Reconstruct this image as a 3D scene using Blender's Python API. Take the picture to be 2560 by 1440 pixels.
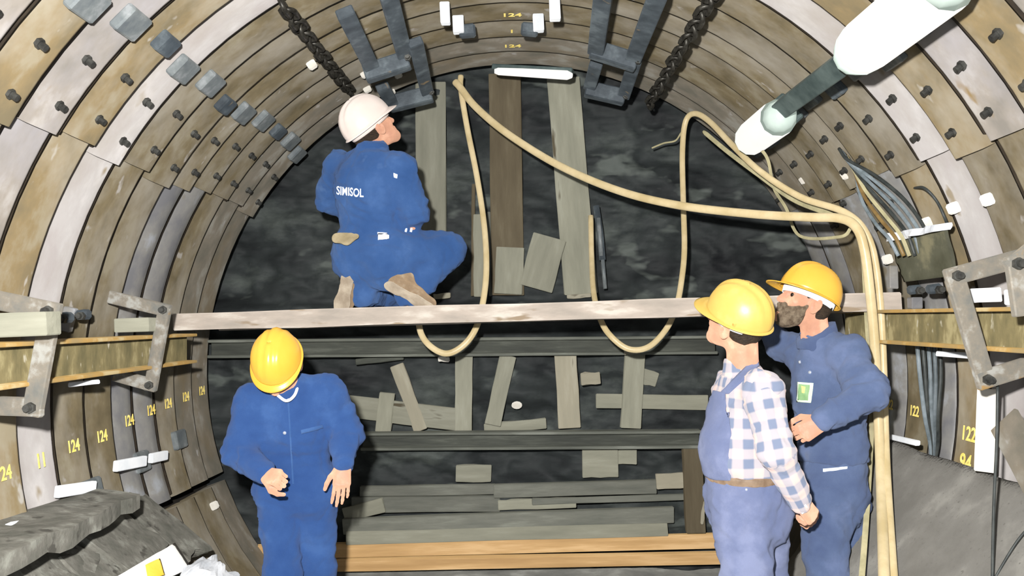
import bpy, bmesh, math, random
import numpy as np
from mathutils import Vector, Matrix
from mathutils.bvhtree import BVHTree

for o in list(bpy.data.objects):
    bpy.data.objects.remove(o, do_unlink=True)
scene = bpy.context.scene
COL = scene.collection
random.seed(7)
RNG = np.random.default_rng(11)

# ------------------------------------------------------------------ camera, light, exposure
FPX, VX, VY, EYE = 2300.0, 1290.0, 795.0, 1.57      # focal length and vanishing point in px of the 2560x1440 frame, eye height
cam_data = bpy.data.cameras.new('camera')
cam_data.sensor_width = 36.0
cam_data.lens = FPX / 2560.0 * 36.0
cam_data.shift_x = (1280.0 - VX) / 2560.0
cam_data.shift_y = (VY - 720.0) / 2560.0
cam_data.clip_start = 0.05
camera = bpy.data.objects.new('camera', cam_data)
camera.location = (0, 0, EYE)
camera.rotation_euler = (math.radians(90), 0, 0)
COL.objects.link(camera)
scene.camera = camera

world = bpy.data.worlds.new('world')
scene.world = world
world.use_nodes = True
world.node_tree.nodes['Background'].inputs[0].default_value = (0.9, 0.95, 1.0, 1)
world.node_tree.nodes['Background'].inputs[1].default_value = 1.6

flash_data = bpy.data.lights.new('camera_flash', 'SPOT')
flash_data.shadow_soft_size = 0.04
flash_data.spot_size = math.radians(112)
flash_data.spot_blend = 0.9
flash_data.energy = 1250.0
flash_data.color = (1.0, 0.98, 0.95)
flash = bpy.data.objects.new('camera_flash', flash_data)
flash.location = (-0.17, 0.0, EYE + 0.26)
flash.rotation_euler = (math.radians(88), 0, 0)
COL.objects.link(flash)

vs = scene.view_settings
vs.view_transform = 'Standard'
vs.look = 'None'
vs.gamma = 1.0
vs.exposure = 0.0
vs.use_curve_mapping = False

# ------------------------------------------------------------------ helpers
def P(px, py, Y):
    """World point seen at pixel (px, py) at the distance Y down the tunnel."""
    return Vector(((px - VX) / FPX * Y, Y, EYE - (py - VY) / FPX * Y))

def lin(c):
    return tuple((v / 255.0 / 12.92) if v / 255.0 <= 0.04045 else ((v / 255.0 + 0.055) / 1.055) ** 2.4 for v in c)

ORIGIN = {}
def add(name, data, loc=(0, 0, 0), parent=None, rot=None):
    o = bpy.data.objects.new(name, data)
    COL.objects.link(o)
    loc = Vector(loc)
    base = ORIGIN[parent.name] if parent is not None else Vector((0, 0, 0))
    if rot is not None:
        o.matrix_local = Matrix.Translation(loc - base) @ rot.to_4x4()
    else:
        o.location = loc - base
    if parent is not None:
        o.parent = parent
    ORIGIN[o.name] = loc
    return o

def tag(o, label, cat, group=None, kind=None):
    o['label'] = label
    o['category'] = cat
    if group: o['group'] = group
    if kind: o['kind'] = kind
    return o

def empty(name, loc, parent=None):
    o = add(name, None, loc, parent)
    o.empty_display_size = 0.1
    return o

def structure(o):
    o['kind'] = 'structure'
    return o

def mesh(name, verts, faces, mat, smooth=False):
    me = bpy.data.meshes.new(name)
    verts = np.asarray(verts, dtype=np.float32)
    if isinstance(faces, np.ndarray):
        n = len(faces); k = faces.shape[1]
        me.vertices.add(len(verts)); me.vertices.foreach_set('co', verts.ravel())
        me.loops.add(n * k); me.loops.foreach_set('vertex_index', faces.ravel().astype(np.int32))
        me.polygons.add(n); me.polygons.foreach_set('loop_start', np.arange(0, n * k, k, dtype=np.int32))
        me.update(calc_edges=True)
        me.validate()
    else:
        me.from_pydata([tuple(map(float, v)) for v in verts], [], faces)
        me.update()
    if mat is not None:
        me.materials.append(mat)
    if smooth:
        me.polygons.foreach_set('use_smooth', [True] * len(me.polygons))
    return me

def wobj(name, verts, faces, mat, parent=None, smooth=False):
    """Mesh object from world-space vertices; origin at the middle of its foot."""
    v = np.asarray([tuple(p) for p in verts], dtype=np.float64)
    o = Vector(((v[:, 0].min() + v[:, 0].max()) / 2, (v[:, 1].min() + v[:, 1].max()) / 2, v[:, 2].min()))
    return add(name, mesh(name, v - np.array(o), faces, mat, smooth), o, parent)

def frame_from(xdir, zhint):
    x = Vector(xdir).normalized()
    z = Vector(zhint); z = (z - x * z.dot(x)).normalized()
    y = z.cross(x)
    return Matrix((x, y, z)).transposed()

def box_data(name, sx, sy, sz, mat, bevel=0.004, rough=0.0, cuts=0):
    """Box centred on the origin with chamfered edges; rough jitters it like sawn timber."""
    bm = bmesh.new()
    bmesh.ops.create_cube(bm, size=1.0)
    for v in bm.verts:
        v.co.x *= sx; v.co.y *= sy; v.co.z *= sz
    if cuts:
        ed = [e for e in bm.edges if abs((e.verts[0].co - e.verts[1].co).x) > sx * 0.9]
        bmesh.ops.subdivide_edges(bm, edges=ed, cuts=cuts)
    if rough:
        for v in bm.verts:
            v.co += Vector((random.uniform(-1, 1) * rough, random.uniform(-1, 1) * rough, random.uniform(-1, 1) * rough))
    if bevel:
        ed = [e for e in bm.edges if e.calc_face_angle(0) > 0.6]
        bmesh.ops.bevel(bm, geom=ed, offset=bevel, segments=1, affect='EDGES')
    me = bpy.data.meshes.new(name)
    bm.to_mesh(me); bm.free()
    me.materials.append(mat)
    return me

def board(name, p0, p1, width, thick, mat, parent=None, face=(0, -1, 0), rough=0.004, bevel=0.004, cuts=3):
    """A board from p0 to p1: local x along it, width across, thin along the direction it faces."""
    p0, p1 = Vector(p0), Vector(p1)
    L = (p1 - p0).length
    R = frame_from(p1 - p0, face)
    return add(name, box_data(name, L, width, thick, mat, bevel, rough, cuts), (p0 + p1) / 2, parent, R)

def catmull(pts, n=8):
    pts = [Vector(p) for p in pts]
    out = []
    ext = [pts[0] * 2 - pts[1]] + pts + [pts[-1] * 2 - pts[-2]]
    for i in range(1, len(ext) - 2):
        a, b, c, d = ext[i - 1], ext[i], ext[i + 1], ext[i + 2]
        for k in range(n):
            t = k / n
            out.append(0.5 * ((2 * b) + (c - a) * t + (2 * a - 5 * b + 4 * c - d) * t * t + (3 * b - a - 3 * c + d) * t ** 3))
    out.append(pts[-1])
    return out

def tube_vf(path, r, n=10, base=0):
    path = [Vector(p) for p in path]
    verts, faces = [], []
    up = Vector((0.31, 0.17, 0.93))
    for i, p in enumerate(path):
        t = (path[min(i + 1, len(path) - 1)] - path[max(i - 1, 0)])
        t = t.normalized() if t.length > 1e-9 else Vector((0, 0, 1))
        s = t.cross(up)
        s = s.normalized() if s.length > 1e-6 else Vector((1, 0, 0))
        u = s.cross(t)
        up = u
        rr = r[i] if isinstance(r, (list, tuple)) else r
        for k in range(n):
            a = 2 * math.pi * k / n
            verts.append(p + s * (rr * math.cos(a)) + u * (rr * math.sin(a)))
    for i in range(len(path) - 1):
        for k in range(n):
            a = i * n + k; b = i * n + (k + 1) % n
            faces.append((base + a, base + b, base + b + n, base + a + n))
    faces.append(tuple(base + k for k in reversed(range(n))))
    faces.append(tuple(base + (len(path) - 1) * n + k for k in range(n)))
    return verts, faces

def tube(name, pts, r, mat, parent=None, n=10, seg=8, curve=True):
    path = catmull(pts, seg) if curve else [Vector(p) for p in pts]
    v, f = tube_vf(path, r, n)
    return wobj(name, v, f, mat, parent, smooth=True)

def child_copy(src, name, loc, rot, parent):
    o = src.copy()
    o.name = name
    COL.objects.link(o)
    o.parent = parent
    o.matrix_parent_inverse = Matrix.Identity(4)
    o.matrix_local = Matrix.Translation(Vector(loc) - ORIGIN[parent.name]) @ rot.to_4x4()
    ORIGIN[o.name] = Vector(loc)
    return o

# ------------------------------------------------------------------ procedural materials
def material(name, c1, c2=None, c3=None, rough=0.75, metal=0.0, scale=6.0, stretch=(1, 1, 1), bump=0.15, bscale=40.0,
             spec=0.4, rnd=0.0, detail=6.0, spots=None, emit=None, coords='Object', contrast=(0.35, 0.65), haze=None):
    m = bpy.data.materials.new(name)
    m.use_nodes = True
    nt = m.node_tree
    N, Lk = nt.nodes, nt.links
    b = N['Principled BSDF']
    b.inputs['Roughness'].default_value = rough
    b.inputs['Metallic'].default_value = metal
    b.inputs['Specular IOR Level'].default_value = spec
    b.inputs['Diffuse Roughness'].default_value = 1.0 if rough > .5 else .4
    tc = N.new('ShaderNodeTexCoord')
    mp = N.new('ShaderNodeMapping'); mp.inputs['Scale'].default_value = stretch
    Lk.new(tc.outputs[coords], mp.inputs['Vector'])
    vec = mp.outputs['Vector']
    info = N.new('ShaderNodeObjectInfo')
    add_ = N.new('ShaderNodeVectorMath'); add_.operation = 'ADD'
    mul = N.new('ShaderNodeVectorMath'); mul.operation = 'SCALE'; mul.inputs[0].default_value = (17.0, 31.0, 23.0)
    Lk.new(info.outputs['Random'], mul.inputs['Scale'])
    Lk.new(vec, add_.inputs[0]); Lk.new(mul.outputs[0], add_.inputs[1])
    vec = add_.outputs[0]
    n1 = N.new('ShaderNodeTexNoise'); n1.inputs['Scale'].default_value = scale; n1.inputs['Detail'].default_value = detail
    n1.inputs['Roughness'].default_value = 0.6
    Lk.new(vec, n1.inputs['Vector'])
    rp = N.new('ShaderNodeValToRGB')
    rp.color_ramp.elements[0].position = contrast[0]; rp.color_ramp.elements[1].position = contrast[1]
    rp.color_ramp.elements[0].color = (*lin(c1), 1)
    rp.color_ramp.elements[1].color = (*lin(c2 or c1), 1)
    if c3:
        e = rp.color_ramp.elements.new((contrast[0] + contrast[1]) / 2 + 0.04); e.color = (*lin(c3), 1)
    Lk.new(n1.outputs['Fac'], rp.inputs['Fac'])
    col = rp.outputs['Color']
    if spots:
        n3 = N.new('ShaderNodeTexNoise'); n3.inputs['Scale'].default_value = spots[1]; n3.inputs['Detail'].default_value = 3
        Lk.new(vec, n3.inputs['Vector'])
        r3 = N.new('ShaderNodeValToRGB')
        r3.color_ramp.elements[0].position = spots[2]; r3.color_ramp.elements[1].position = spots[2] + 0.06
        Lk.new(n3.outputs['Fac'], r3.inputs['Fac'])
        mx = N.new('ShaderNodeMix'); mx.data_type = 'RGBA'
        Lk.new(r3.outputs['Color'], mx.inputs['Factor']); Lk.new(col, mx.inputs['A'])
        mx.inputs['B'].default_value = (*lin(spots[0]), 1)
        col = mx.outputs['Result']
    if haze:
        n4 = N.new('ShaderNodeTexNoise'); n4.inputs['Scale'].default_value = haze[1]; n4.inputs['Detail'].default_value = 5; n4.inputs['Roughness'].default_value = .65
        Lk.new(vec, n4.inputs['Vector'])
        r4 = N.new('ShaderNodeMapRange'); r4.inputs['From Min'].default_value = haze[2]; r4.inputs['From Max'].default_value = haze[3]
        Lk.new(n4.outputs['Fac'], r4.inputs['Value'])
        mx = N.new('ShaderNodeMix'); mx.data_type = 'RGBA'
        Lk.new(r4.outputs[0], mx.inputs['Factor']); Lk.new(col, mx.inputs['A'])
        mx.inputs['B'].default_value = (*lin(haze[0]), 1)
        col = mx.outputs['Result']
    if rnd:
        mr = N.new('ShaderNodeMapRange'); mr.inputs['To Min'].default_value = 1 - rnd; mr.inputs['To Max'].default_value = 1 + rnd * 0.6
        Lk.new(info.outputs['Random'], mr.inputs['Value'])
        hs = N.new('ShaderNodeHueSaturation'); Lk.new(mr.outputs[0], hs.inputs['Value']); Lk.new(col, hs.inputs['Color'])
        col = hs.outputs['Color']
    Lk.new(col, b.inputs['Base Color'])
    if bump:
        n2 = N.new('ShaderNodeTexNoise'); n2.inputs['Scale'].default_value = bscale; n2.inputs['Detail'].default_value = 4
        Lk.new(vec, n2.inputs['Vector'])
        bp = N.new('ShaderNodeBump'); bp.inputs['Strength'].default_value = bump; bp.inputs['Distance'].default_value = 0.01
        Lk.new(n2.outputs['Fac'], bp.inputs['Height']); Lk.new(bp.outputs['Normal'], b.inputs['Normal'])
    if emit:
        b.inputs['Emission Color'].default_value = (*emit[0], 1)
        b.inputs['Emission Strength'].default_value = emit[1]
    return m

M = {}
M['rust'] = material('rusty_brown_steel', (94, 85, 65), (131, 123, 103), (114, 103, 80), rough=0.6, metal=0.1, scale=5, stretch=(1, 1.5, 1), bump=.12, bscale=18, spots=((151, 146, 139), 9, .68), rnd=.10, haze=((142, 136, 124), 2.0, .42, .70))
M['ochre'] = material('ochre_rusted_steel', (112, 102, 80), (144, 134, 112), (132, 116, 86), rough=0.62, metal=0.1, scale=4, stretch=(1, 1.5, 1), bump=.12, bscale=18, spots=((169, 164, 156), 7, .66), rnd=.06, haze=((158, 150, 134), 1.8, .45, .72))
M['galv'] = material('bare_grey_steel', (133, 133, 136), (180, 183, 188), (158, 156, 152), rough=0.32, metal=0.3, scale=5, stretch=(1, 1.5, 1), bump=.1, bscale=18, spec=.7, spots=((140, 130, 108), 4, .66), haze=((141, 135, 121), 2.0, .52, .8))
M['plaster'] = material('cement_splashed_steel', (159, 153, 151), (179, 175, 173), (168, 164, 162), rough=0.85, scale=4, stretch=(1, 1.5, 1), bump=.35, bscale=14, spots=((138, 126, 105), 4, .66), haze=((149, 142, 134), 1.8, .5, .8))
M['greysteel'] = material('dull_grey_steel', (103, 100, 90), (140, 137, 128), (122, 115, 103), rough=0.55, metal=0.12, scale=5, stretch=(1, 1.5, 1), bump=.12, bscale=18, rnd=.08, spots=((154, 151, 147), 9, .68), haze=((114, 101, 78), 2.0, .5, .78))
M['darksteel'] = material('dark_painted_steel', (61, 68, 74), (100, 109, 114), (79, 87, 93), rough=0.55, metal=0.35, scale=9, bump=.12, spots=((136, 119, 93), 12, .68))
M['bluegrey'] = material('blue_grey_clamp_steel', (103, 110, 114), (146, 150, 152), (123, 129, 130), rough=0.5, metal=0.2, scale=14, bump=.12, spots=((138, 121, 95), 9, .68))
M['boltdark'] = material('dark_bolt_steel', (52, 52, 50), (88, 88, 84), rough=0.5, metal=0.5, scale=30, bump=.1)
M['beamweb'] = material('olive_stained_rail_steel', (96, 90, 64), (150, 140, 104), (120, 110, 78), rough=0.7, metal=0.15, scale=12, stretch=(1, .5, 1), bump=.3, bscale=60, spots=((166, 160, 140), 22, .66))
M['beamflange'] = material('rusty_rail_flange', (147, 127, 88), (180, 162, 121), (167, 134, 77), rough=0.6, metal=0.2, scale=7, bump=.1)
M['strap'] = material('worn_grey_strap_steel', (119, 119, 114), (167, 166, 160), (139, 132, 120), rough=0.55, metal=0.35, scale=14, bump=.15, spots=((161, 131, 85), 10, .68))
M['rock'] = material('dark_wet_rock', (26, 28, 31), (88, 94, 90), (52, 57, 57), rough=0.75, scale=1.7, stretch=(1, 1, 2.2), bump=.9, bscale=6, spots=((92, 98, 94), 2.4, .62), contrast=(.32, .72))
M['soil'] = material('black_backfill', (20, 18, 15), (34, 30, 25), rough=.95, scale=8, bump=.5)
M['mud'] = material('grey_mud_floor', (112, 112, 108), (158, 158, 152), (134, 134, 128), rough=.8, scale=5, bump=.5, bscale=18)
M['concrete'] = material('grey_shotcrete', (99, 99, 91), (142, 142, 133), (118, 116, 108), rough=.9, scale=9, bump=.7, bscale=26, spots=((82, 80, 74), 13, .62))
M['slab'] = material('grey_rubber_belt', (99, 97, 92), (128, 126, 120), (111, 109, 104), rough=.85, scale=4, bump=.35, bscale=70, spots=((96, 94, 89), 70, .64))
M['wood'] = material('weathered_board', (134, 134, 119), (169, 169, 154), (152, 151, 135), rough=.85, scale=5, stretch=(.5, 3, 3), bump=.35, bscale=14, rnd=.14, contrast=(.25, .78), spots=((92, 84, 66), 5, .70))
M['woodbrown'] = material('brown_board', (88, 78, 60), (122, 113, 92), (104, 94, 74), rough=.85, scale=5, stretch=(.5, 3, 3), bump=.35, bscale=14, rnd=.1, contrast=(.25, .78), spots=((92, 84, 66), 5, .70))
M['woodlight'] = material('pale_sawn_board', (150, 146, 129), (181, 177, 160), (164, 158, 139), rough=.8, scale=5, stretch=(.5, 3, 3), bump=.3, bscale=14, rnd=.08, contrast=(.25, .78), spots=((92, 84, 66), 5, .70))
M['woodgrey'] = material('grey_soaked_board', (91, 94, 86), (146, 149, 137), (118, 119, 109), rough=.7, scale=5, stretch=(.5, 3, 3), bump=.4, bscale=14, rnd=.16, contrast=(.25, .78), spots=((92, 84, 66), 5, .70))
M['woodnew'] = material('fresh_orange_timber', (195, 158, 105), (227, 195, 145), (212, 176, 122), rough=.7, scale=4, stretch=(.4, 5, 5), bump=.2, bscale=14, rnd=.06, spots=((168, 122, 69), 6, .72))
M['plank'] = material('dusty_scaffold_plank', (166, 157, 147), (205, 198, 188), (184, 173, 162), rough=.85, scale=7, stretch=(.5, 2, 2), bump=.4, bscale=40, spots=((153, 136, 114), 9, .63))
M['waler'] = material('muddy_steel_waler', (58, 61, 55), (96, 99, 90), (75, 78, 70), rough=.7, metal=.1, scale=6, stretch=(.4, 3, 3), bump=.4, bscale=30)
M['walerlight'] = material('scraped_steel_flange', (92, 95, 88), (132, 135, 126), (110, 113, 104), rough=.7, metal=.1, scale=6, stretch=(.4, 3, 3), bump=.3, bscale=30)
M['palesteel'] = material('cement_hazed_steel', (122, 117, 110), (160, 155, 150), (141, 134, 126), rough=0.7, metal=0.05, scale=4, stretch=(1, 1.5, 1), bump=.15, bscale=18, spots=((129, 110, 79), 5, .66), haze=((151, 148, 151), 1.6, .45, .72))
M['hose'] = material('cream_air_hose', (196, 177, 133), (218, 201, 162), rough=.38, scale=8, bump=.05)
M['hoseold'] = material('dusty_grey_hose', (150, 144, 112), (182, 174, 138), rough=.65, scale=10, bump=.08)
M['cable'] = material('grey_cable', (96, 106, 110), (132, 142, 148), rough=.5, scale=16, bump=.05, rnd=.35)
M['cabledark'] = material('black_cable', (42, 46, 46), (70, 74, 72), rough=.5, scale=16, bump=.05)
M['cablebrown'] = material('brown_cable', (112, 88, 52), (140, 116, 72), rough=.5, scale=16, bump=.05)
M['white'] = material('white_painted_wedge', (204, 208, 212), (219, 221, 223), rough=.6, scale=10, bump=.1)
M['whitewood'] = material('whitewashed_wood', (212, 207, 197), (227, 224, 216), rough=.7, scale=10, bump=.15)
M['paper'] = material('white_paper', (224, 222, 217), (234, 232, 228), rough=.8, scale=5, bump=.1)
M['yellow'] = material('yellow_print', (222, 184, 56), (236, 204, 92), rough=.8, scale=5, bump=0)
M['plastic'] = material('silver_plastic_sheet', (190, 194, 200), (226, 228, 232), rough=.35, scale=8, bump=.5, bscale=14)
M['mat'] = material('dark_olive_rubber_sheet', (58, 58, 44), (108, 104, 82), (76, 76, 62), rough=.8, scale=5, bump=.2, bscale=12)
M['paint'] = material('yellow_marking_paint', (226, 200, 96), (240, 222, 140), rough=.7, scale=30, bump=0)
M['paintor'] = material('orange_marking_paint', (226, 172, 60), (238, 190, 90), rough=.7, scale=30, bump=0)
M['lampcover'] = material('lit_diffuser', (90, 90, 88), (110, 110, 106), rough=.4, scale=6, bump=0, emit=((1.0, 0.98, 0.94), 0.92))
M['lampend'] = material('frosted_lamp_cap', (140, 152, 146), (168, 178, 172), rough=.35, scale=6, bump=0, emit=((0.80, 1.0, 0.88), 0.32))
M['lampbar'] = material('grey_green_lamp_rail', (66, 80, 80), (98, 112, 110), rough=.5, metal=.3, scale=8, bump=.08)
M['gap_shade'] = material('black_gap_shade', (34, 28, 22), (52, 44, 34), rough=.9, scale=20, bump=.2)  # shade of the gaps between rings, put in as near-black colour
M['chain'] = material('oily_black_chain', (40, 38, 34), (76, 74, 68), rough=.45, metal=.5, scale=40, bump=.1)

for key_, dr_ in (('rock', .15), ('concrete', .3), ('wood', .5), ('woodgrey', .5), ('woodbrown', .5), ('woodlight', .5), ('waler', .4), ('walerlight', .4)):
    M[key_].node_tree.nodes['Principled BSDF'].inputs['Diffuse Roughness'].default_value = dr_
# ------------------------------------------------------------------ the tunnel: steel rings, rock face, floor
AX, CZ = 0.02, EYE - 0.33          # tunnel axis
RC, PITCH, FAR0, NRING = 1.876, 0.268, 5.60, 19
PROFILE = [(-0.217, -0.015), (-0.214, 0.060), (-0.204, 0.074), (-0.180, 0.084), (-0.130, 0.091), (-0.070, 0.097), (-0.022, 0.101), (-0.004, 0.098), (0.006, 0.082), (0.008, -0.015)]
ROUND = [(-0.217, -0.015), (-0.213, 0.030), (-0.200, 0.062), (-0.172, 0.090), (-0.135, 0.106), (-0.095, 0.112), (-0.055, 0.108), (-0.022, 0.092), (-0.002, 0.062), (0.006, -0.015)]
GAP_SHADE = [(-0.262, -0.015), (-0.260, 0.078), (-0.240, 0.084), (-0.214, 0.078), (-0.212, -0.015)]  # section of the added strip that darkens each ring gap

def ring_pt(r, deg, y):
    a = math.radians(deg)
    return Vector((AX + r * math.cos(a), y, CZ + r * math.sin(a)))

def arc_segment(name, a0, a1, far, sink, mat, parent, step=3.0, PROFILE=PROFILE):
    """One pressed steel segment of a ring from angle a0 to a1; sink pushes its face outwards."""
    if mat is M['galv']: PROFILE = ROUND
    n = max(2, int(round(abs(a1 - a0) / step)))
    m = len(PROFILE)
    verts, faces = [], []
    for i in range(n + 1):
        a = a0 + (a1 - a0) * i / n
        for (dy, h) in PROFILE:
            verts.append(ring_pt(RC + 0.1 + sink - h, a, far + dy))
    for i in range(n):
        for k in range(m - 1):
            faces.append((i * m + k, i * m + k + 1, (i + 1) * m + k + 1, (i + 1) * m + k))
    faces.append(tuple(range(m)))
    faces.append(tuple(n * m + k for k in reversed(range(m))))
    o = wobj(name, verts, faces, mat, parent)
    sm = [True] * len(o.data.polygons); sm[-1] = sm[-2] = False
    o.data.polygons.foreach_set('use_smooth', sm)
    return o

ceiling = structure(empty('ceiling', (AX, 3.0, CZ)))
wall_left = structure(empty('wall_left', (AX - RC, 3.0, CZ - 0.6)))
wall_right = structure(empty('wall_right', (AX + RC, 3.0, CZ - 0.6)))
floor = structure(empty('floor', (AX, 3.0, 0)))

left_m = ['greysteel', 'greysteel', 'rust', 'galv', 'galv', 'rust', 'rust', 'plaster', 'ochre', 'greysteel', 'ochre', 'rust'] + ['greysteel'] * 9
crown_m = ['greysteel', 'greysteel', 'rust', 'rust', 'rust', 'rust', 'rust', 'greysteel', 'plaster', 'ochre', 'greysteel', 'plaster'] + ['rust'] * 9
right_m = ['galv', 'galv', 'rust', 'galv', 'rust', 'galv', 'ochre', 'plaster', 'ochre', 'rust', 'greysteel', 'rust'] + ['greysteel'] * 9
crown_m[7:12] = ['plaster', 'ochre', 'palesteel', 'ochre', 'palesteel']; right_m[8] = 'rust'; left_m[9] = 'palesteel'

def bolt_data():
    v, f = [], []
    def add_prism(n, r, z0, z1):
        b = len(v)
        for z in (z0, z1):
            for k in range(n):
                a = 2 * math.pi * k / n
                v.append((r * math.cos(a), r * math.sin(a), z))
        for k in range(n):
            f.append((b + k, b + (k + 1) % n, b + n + (k + 1) % n, b + n + k))
        f.append(tuple(b + n + k for k in range(n))); f.append(tuple(b + k for k in reversed(range(n))))
    add_prism(6, 0.018, -0.01, 0.016)
    add_prism(8, 0.012, 0.016, 0.036)
    return mesh('bolt', v, f, M['boltdark'])
BOLT = bolt_data()
CLAMP = box_data('clamp', 0.10, 0.15, 0.036, M['bluegrey'], bevel=0.007)
CLAMPD = box_data('clamp_dark', 0.08, 0.12, 0.04, M['darksteel'], bevel=0.008)

def on_ring(name, data, deg, y, r, parent):
    """Something bolted to a ring: local z points to the tunnel axis, local y runs along the tunnel."""
    a = math.radians(deg)
    z = Vector((-math.cos(a), 0, -math.sin(a)))
    y_ = Vector((0, 1, 0)); x_ = y_.cross(z)
    return add(name, data, ring_pt(r, deg, y), parent, Matrix((x_, y_, z)).transposed())

crown_segments, left_segments, right_segments = [], [], []
for j in range(NRING):
    far = FAR0 - PITCH * j + random.uniform(-.004, .004)
    jit = random.uniform(-.006, .006)
    up = random.uniform(-1.0, 1.0)
    c = arc_segment('crown_segment', 30.5 + up, 149.5 + up, far, jit, M[crown_m[j]], ceiling)
    l = arc_segment('side_segment', 136 + up, 198.5, far + .004, 0.026 + jit, M[left_m[j]], wall_left)
    r = arc_segment('side_segment', 44 + up, -18.5, far + .004, 0.026 + jit, M[right_m[j]], wall_right)
    arc_segment('invert_segment', 200, 340, far + random.uniform(-.02, .02), 0.02, M['rust' if j % 3 else 'greysteel'], floor, 6)
    arc_segment('gap_shade_strip', 31, 149, far, jit + .004, M['gap_shade'], c, 4, GAP_SHADE)  # added black strips draw the dark gap lines; shade as colour, no real seal
    arc_segment('gap_shade_strip', 149, 198, far, jit + .028, M['gap_shade'], l, 4, GAP_SHADE)
    arc_segment('gap_shade_strip', 31, -18, far, jit + .028, M['gap_shade'], r, 4, GAP_SHADE)
    crown_segments.append(c); left_segments.append(l); right_segments.append(r)
    if j < 15:
        for s, deg in ((1, (141.0, 146.5)), (-1, (39.0, 33.5))):
            for k, d in enumerate(deg):
                on_ring('bolt', BOLT, d + up, far - 0.105 + 0.03 * (k - .5), RC + jit + 0.012, c)
            on_ring('clamp', CLAMP if (j + (s > 0)) % 3 else CLAMPD, (135.2 if s > 0 else 44.8) + up, far - 0.085, RC + jit - 0.005, c)
    # grey clamp shoes low on the side segments
    if j in (2, 4, 6):
        on_ring('clamp', CLAMP, 189 + j * .6, far - 0.02, RC + 0.02, l)
    if j in (1, 4):
        on_ring('clamp', CLAMPD, -11, far - 0.02, RC + 0.02, r)

# dark earth behind the rings
def earth(name, a0, a1, parent):
    v, f = [], []
    n = 40
    for y in (-1.2, 6.3):
        for i in range(n + 1):
            v.append(ring_pt(2.06, a0 + (a1 - a0) * i / n, y))
    for i in range(n):
        f.append((i, i + 1, n + 2 + i, n + 1 + i))
    return wobj(name, v, f, M['soil'], parent)
earth('backfill', 35, 145, ceiling)
earth('backfill', 145, 215, wall_left)
earth('backfill', 35, -35, wall_right)

class Noise:
    def __init__(s, seed, n=32):
        s.t = np.random.default_rng(seed).random((n, n, n)).astype(np.float32) * 2 - 1; s.n = n
    def __call__(s, p):
        p = np.asarray(p, dtype=np.float64)
        i = np.floor(p).astype(int); f = p - i; f = f * f * (3 - 2 * f); i %= s.n; j = (i + 1) % s.n
        out = 0
        for a in (0, 1):
            for b in (0, 1):
                for c in (0, 1):
                    w = (f[:, 0] if a else 1 - f[:, 0]) * (f[:, 1] if b else 1 - f[:, 1]) * (f[:, 2] if c else 1 - f[:, 2])
                    out = out + w * s.t[(j if a else i)[:, 0], (j if b else i)[:, 1], (j if c else i)[:, 2]]
        return out
NZ = Noise(5)
def fbm(p, oct=4):
    p = np.asarray(p, dtype=np.float64)
    return sum(NZ(p * 2 ** k + 7.3 * k) / 2 ** k for k in range(oct))

# rock face at the end of the tunnel
n = 170
xs = np.linspace(-2.1, 2.1, n); zs = np.linspace(-0.3, 3.25, n)
X, Z = np.meshgrid(xs, zs)
q = np.stack([X.ravel() * 2.2, Z.ravel() * 4.4 + X.ravel() * .5, np.zeros(n * n)], 1)
bench = 1 / (1 + np.exp((Z.ravel() - 1.665 - .02 * fbm(q * 2, 2)) / .012))        # the lower face stands a step forward
yy = 5.87 + 0.10 * fbm(q, 5) + 0.04 * np.abs(fbm(q * 3.1 + 9, 3)) - .13 * bench
verts = np.stack([X.ravel(), yy, Z.ravel()], 1)
ii = np.arange(n * n).reshape(n, n)
quads = np.stack([ii[:-1, :-1].ravel(), ii[:-1, 1:].ravel(), ii[1:, 1:].ravel(), ii[1:, :-1].ravel()], 1)
structure(wobj('wall_back', verts, quads, M['rock']))

# muddy floor
n = 70
xs = np.linspace(-1.62, 1.66, n); ys = np.linspace(-1.0, 5.95, n)
X, Y_ = np.meshgrid(xs, ys)
zz = 0.012 * fbm(np.stack([X.ravel() * 3, Y_.ravel() * 3, np.zeros(n * n)], 1), 4)
ii = np.arange(n * n).reshape(n, n)
quads = np.stack([ii[:-1, :-1].ravel(), ii[:-1, 1:].ravel(), ii[1:, 1:].ravel(), ii[1:, :-1].ravel()], 1)
wobj('mud_bed', np.stack([X.ravel(), Y_.ravel(), zz - 0.005], 1), quads, M['mud'], floor, smooth=True)

# painted ring numbers
def text_data(name, body, size, mat, extrude=0.0008, squash=1.0):
    cu = bpy.data.curves.new(name, 'FONT')
    cu.body = body; cu.size = size; cu.align_x = 'CENTER'; cu.align_y = 'CENTER'; cu.extrude = extrude; cu.offset = size * 0.02
    cu.resolution_u = 3
    tmp = bpy.data.objects.new('tmp', cu); COL.objects.link(tmp)
    me = bpy.data.meshes.new_from_object(tmp.evaluated_get(bpy.context.evaluated_depsgraph_get()))
    bpy.data.objects.remove(tmp, do_unlink=True); bpy.data.curves.remove(cu)
    for v in me.vertices: v.co.x *= squash
    me.materials.clear(); me.materials.append(mat)
    me.name = name
    return me
T124 = text_data('painted_number', '124', 0.072, M['paint'])
def paint(seg, data, deg, y, r, side):
    a = math.radians(deg)
    z = Vector((-math.cos(a), 0, -math.sin(a)))
    x_ = Vector((0, side, 0)); y_ = z.cross(x_)
    o = add('painted_number', data, ring_pt(r, deg, y), seg, Matrix((x_, y_, z)).transposed())
    return o
for j, deg in ((0, 183.2), (1, 183.6), (2, 184.0), (3, 184.3), (4, 185.0), (5, 186.2), (6, 186.4), (7, 187.0), (8, 187.2)):
    paint(left_segments[j], T124 if j not in (7,) else text_data('painted_number', '11', .08, M['paint']), deg, FAR0 - PITCH * j - 0.115, RC + (0.006 if left_m[j] == 'galv' else 0.020), 1)
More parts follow.
